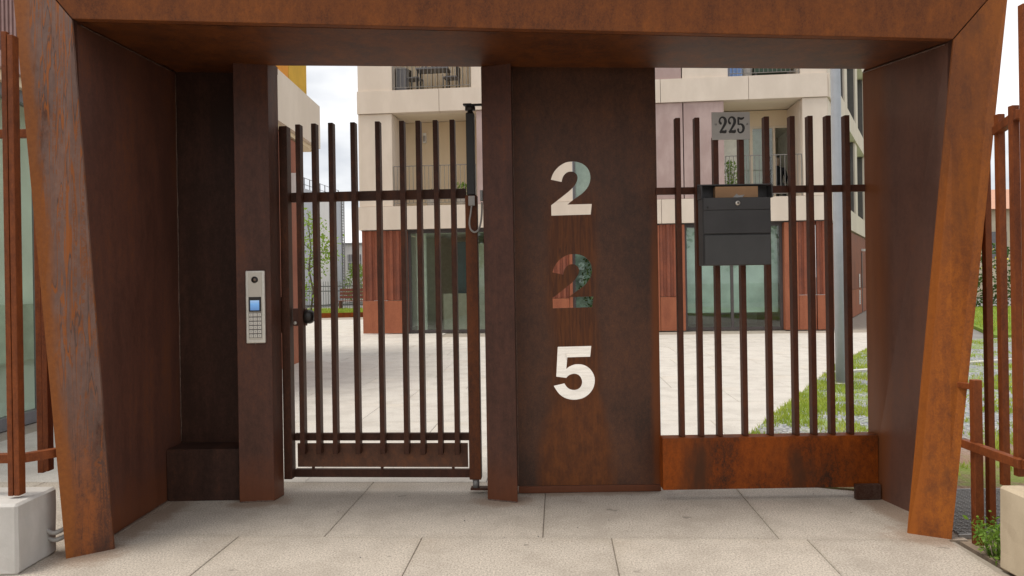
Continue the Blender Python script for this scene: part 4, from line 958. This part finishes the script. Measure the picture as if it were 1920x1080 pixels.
def tree(loc, h, cw, ch, nl, lf, mat, label, group=None, tr=.05, name='young_tree', limbs=9, gap=.0):
    T = thing(name, loc, label, 'tree', group)
    tk = MB(); pts_ = [(random.gauss(0, .02) * h * (z > 0), random.gauss(0, .02) * h * (z > 0), z * h) for z in (0, .2, .4, .6, .8, .95)]
    tk.tube(pts_, [tr * (1 - .14 * i) for i in range(6)], 8)
    tips = []
    for i in range(limbs):
        z = h * random.uniform(.35, .85); a = i * 2.4; r = cw * random.uniform(.5, .95) * (1 - abs(z / h - .6))
        p1 = (math.cos(a) * r * .5, math.sin(a) * r * .5, z + r * .3); p2 = (math.cos(a) * r, math.sin(a) * r, z + r * .7)
        tk.tube([(0, 0, z), p1, p2], [tr * .4, tr * .25, tr * .1], 5); tips += [p1, p2]
    tk.build('trunk', M['bark'], T)
    cl = MB(); clumps = []
    for i in range(limbs * 6):
        th = random.random() * 6.28; ph = math.acos(random.uniform(-1, 1)); rr = random.random() ** .4
        clumps.append((math.cos(th) * math.sin(ph) * cw * rr, math.sin(th) * math.sin(ph) * cw * rr, h - ch / 2 + math.cos(ph) * ch / 2 * rr))
    clumps += tips
    for i in range(nl):
        c_ = random.choice(clumps); s_ = cw * .17
        cl.leaf((c_[0] + random.gauss(0, s_), c_[1] + random.gauss(0, s_), c_[2] + random.gauss(0, s_ * .8)), lf)
    cl.build('crown', mat, T); return T
tree((-8.45, 31.0, .17), 4.5, 1.15, 4.1, 1100, .15, M['leaf_y'], 'slender young tree with sparse bright green leaves on the raised lawn', tr=.045)
shrub((-10.4, 50, 0), 1.2, 2.6, 900, M['leaf_y'], 'pale green bush against the far tower', 'bush', False, .2, 'bush')
RH = thing('orange_roof_house', (27, 42, 0), 'beige house with an orange roof far right behind the hedge', 'house')
MB().box(22, 40, 42, 52, 0, 5.05).build('wall', M['beige_w'], RH, world=True)
MB().hexa([(21.5, 41.4, 4.95), (40.5, 41.4, 4.95), (40.5, 52.5, 4.95), (21.5, 52.5, 4.95)], [(21.6, 46.5, 6.6), (40.4, 46.5, 6.6), (40.4, 47.5, 6.6), (21.6, 47.5, 6.6)]).build('roof', M['terracotta'], RH, world=True)
for x in (24.2, 27.2, 30.2): MB().box(x, x + .9, 41.93, 41.99, 2.2, 3.7).build('window', M['frame_g'], RH, world=True)
HG = thing('hedge', (20, 29, 0), 'tall dark hedge with small yellow flowers behind the far right lawn', 'hedge')
mb = MB(); mf = MB()
for k in range(9000):
    x = random.uniform(16.5, 34); z = 2.4 * random.random(); mb.leaf((x, 29.3 + random.gauss(0, .35), z * (1 + .15 * noise.noise(Vector((x * 1.3, 0, 0))))), .16)
for k in range(260): x = random.uniform(16.5, 34); mf.leaf((x, 28.85 + random.gauss(0, .1), random.uniform(1.5, 2.6)), .13)
mb.build('foliage', M['leaf_d'], HG, world=True); mf.build('flowers', plain('yellow flowers', (.60, .48, .05), .7), HG, world=True)
# street trees across the road (mirrored in the shop glass)
for i, (x, yy, h) in enumerate(((-13, -12.5, 7.5), (-7.5, -12, 6.6), (-2.2, -13, 7.2), (3.6, -12.2, 6.9), (9.5, -12.8, 7.6), (15, -12, 6.8))):
    tree((x, yy, -.05), h, 2.5, h * .75, 1700, .34, M['leaf_d'], ('leftmost', 'second', 'third', 'fourth', 'fifth', 'rightmost')[i] + ' leafy street tree across the road, counted from the left', 'street trees across the road', tr=.14, name='street_tree', limbs=8)
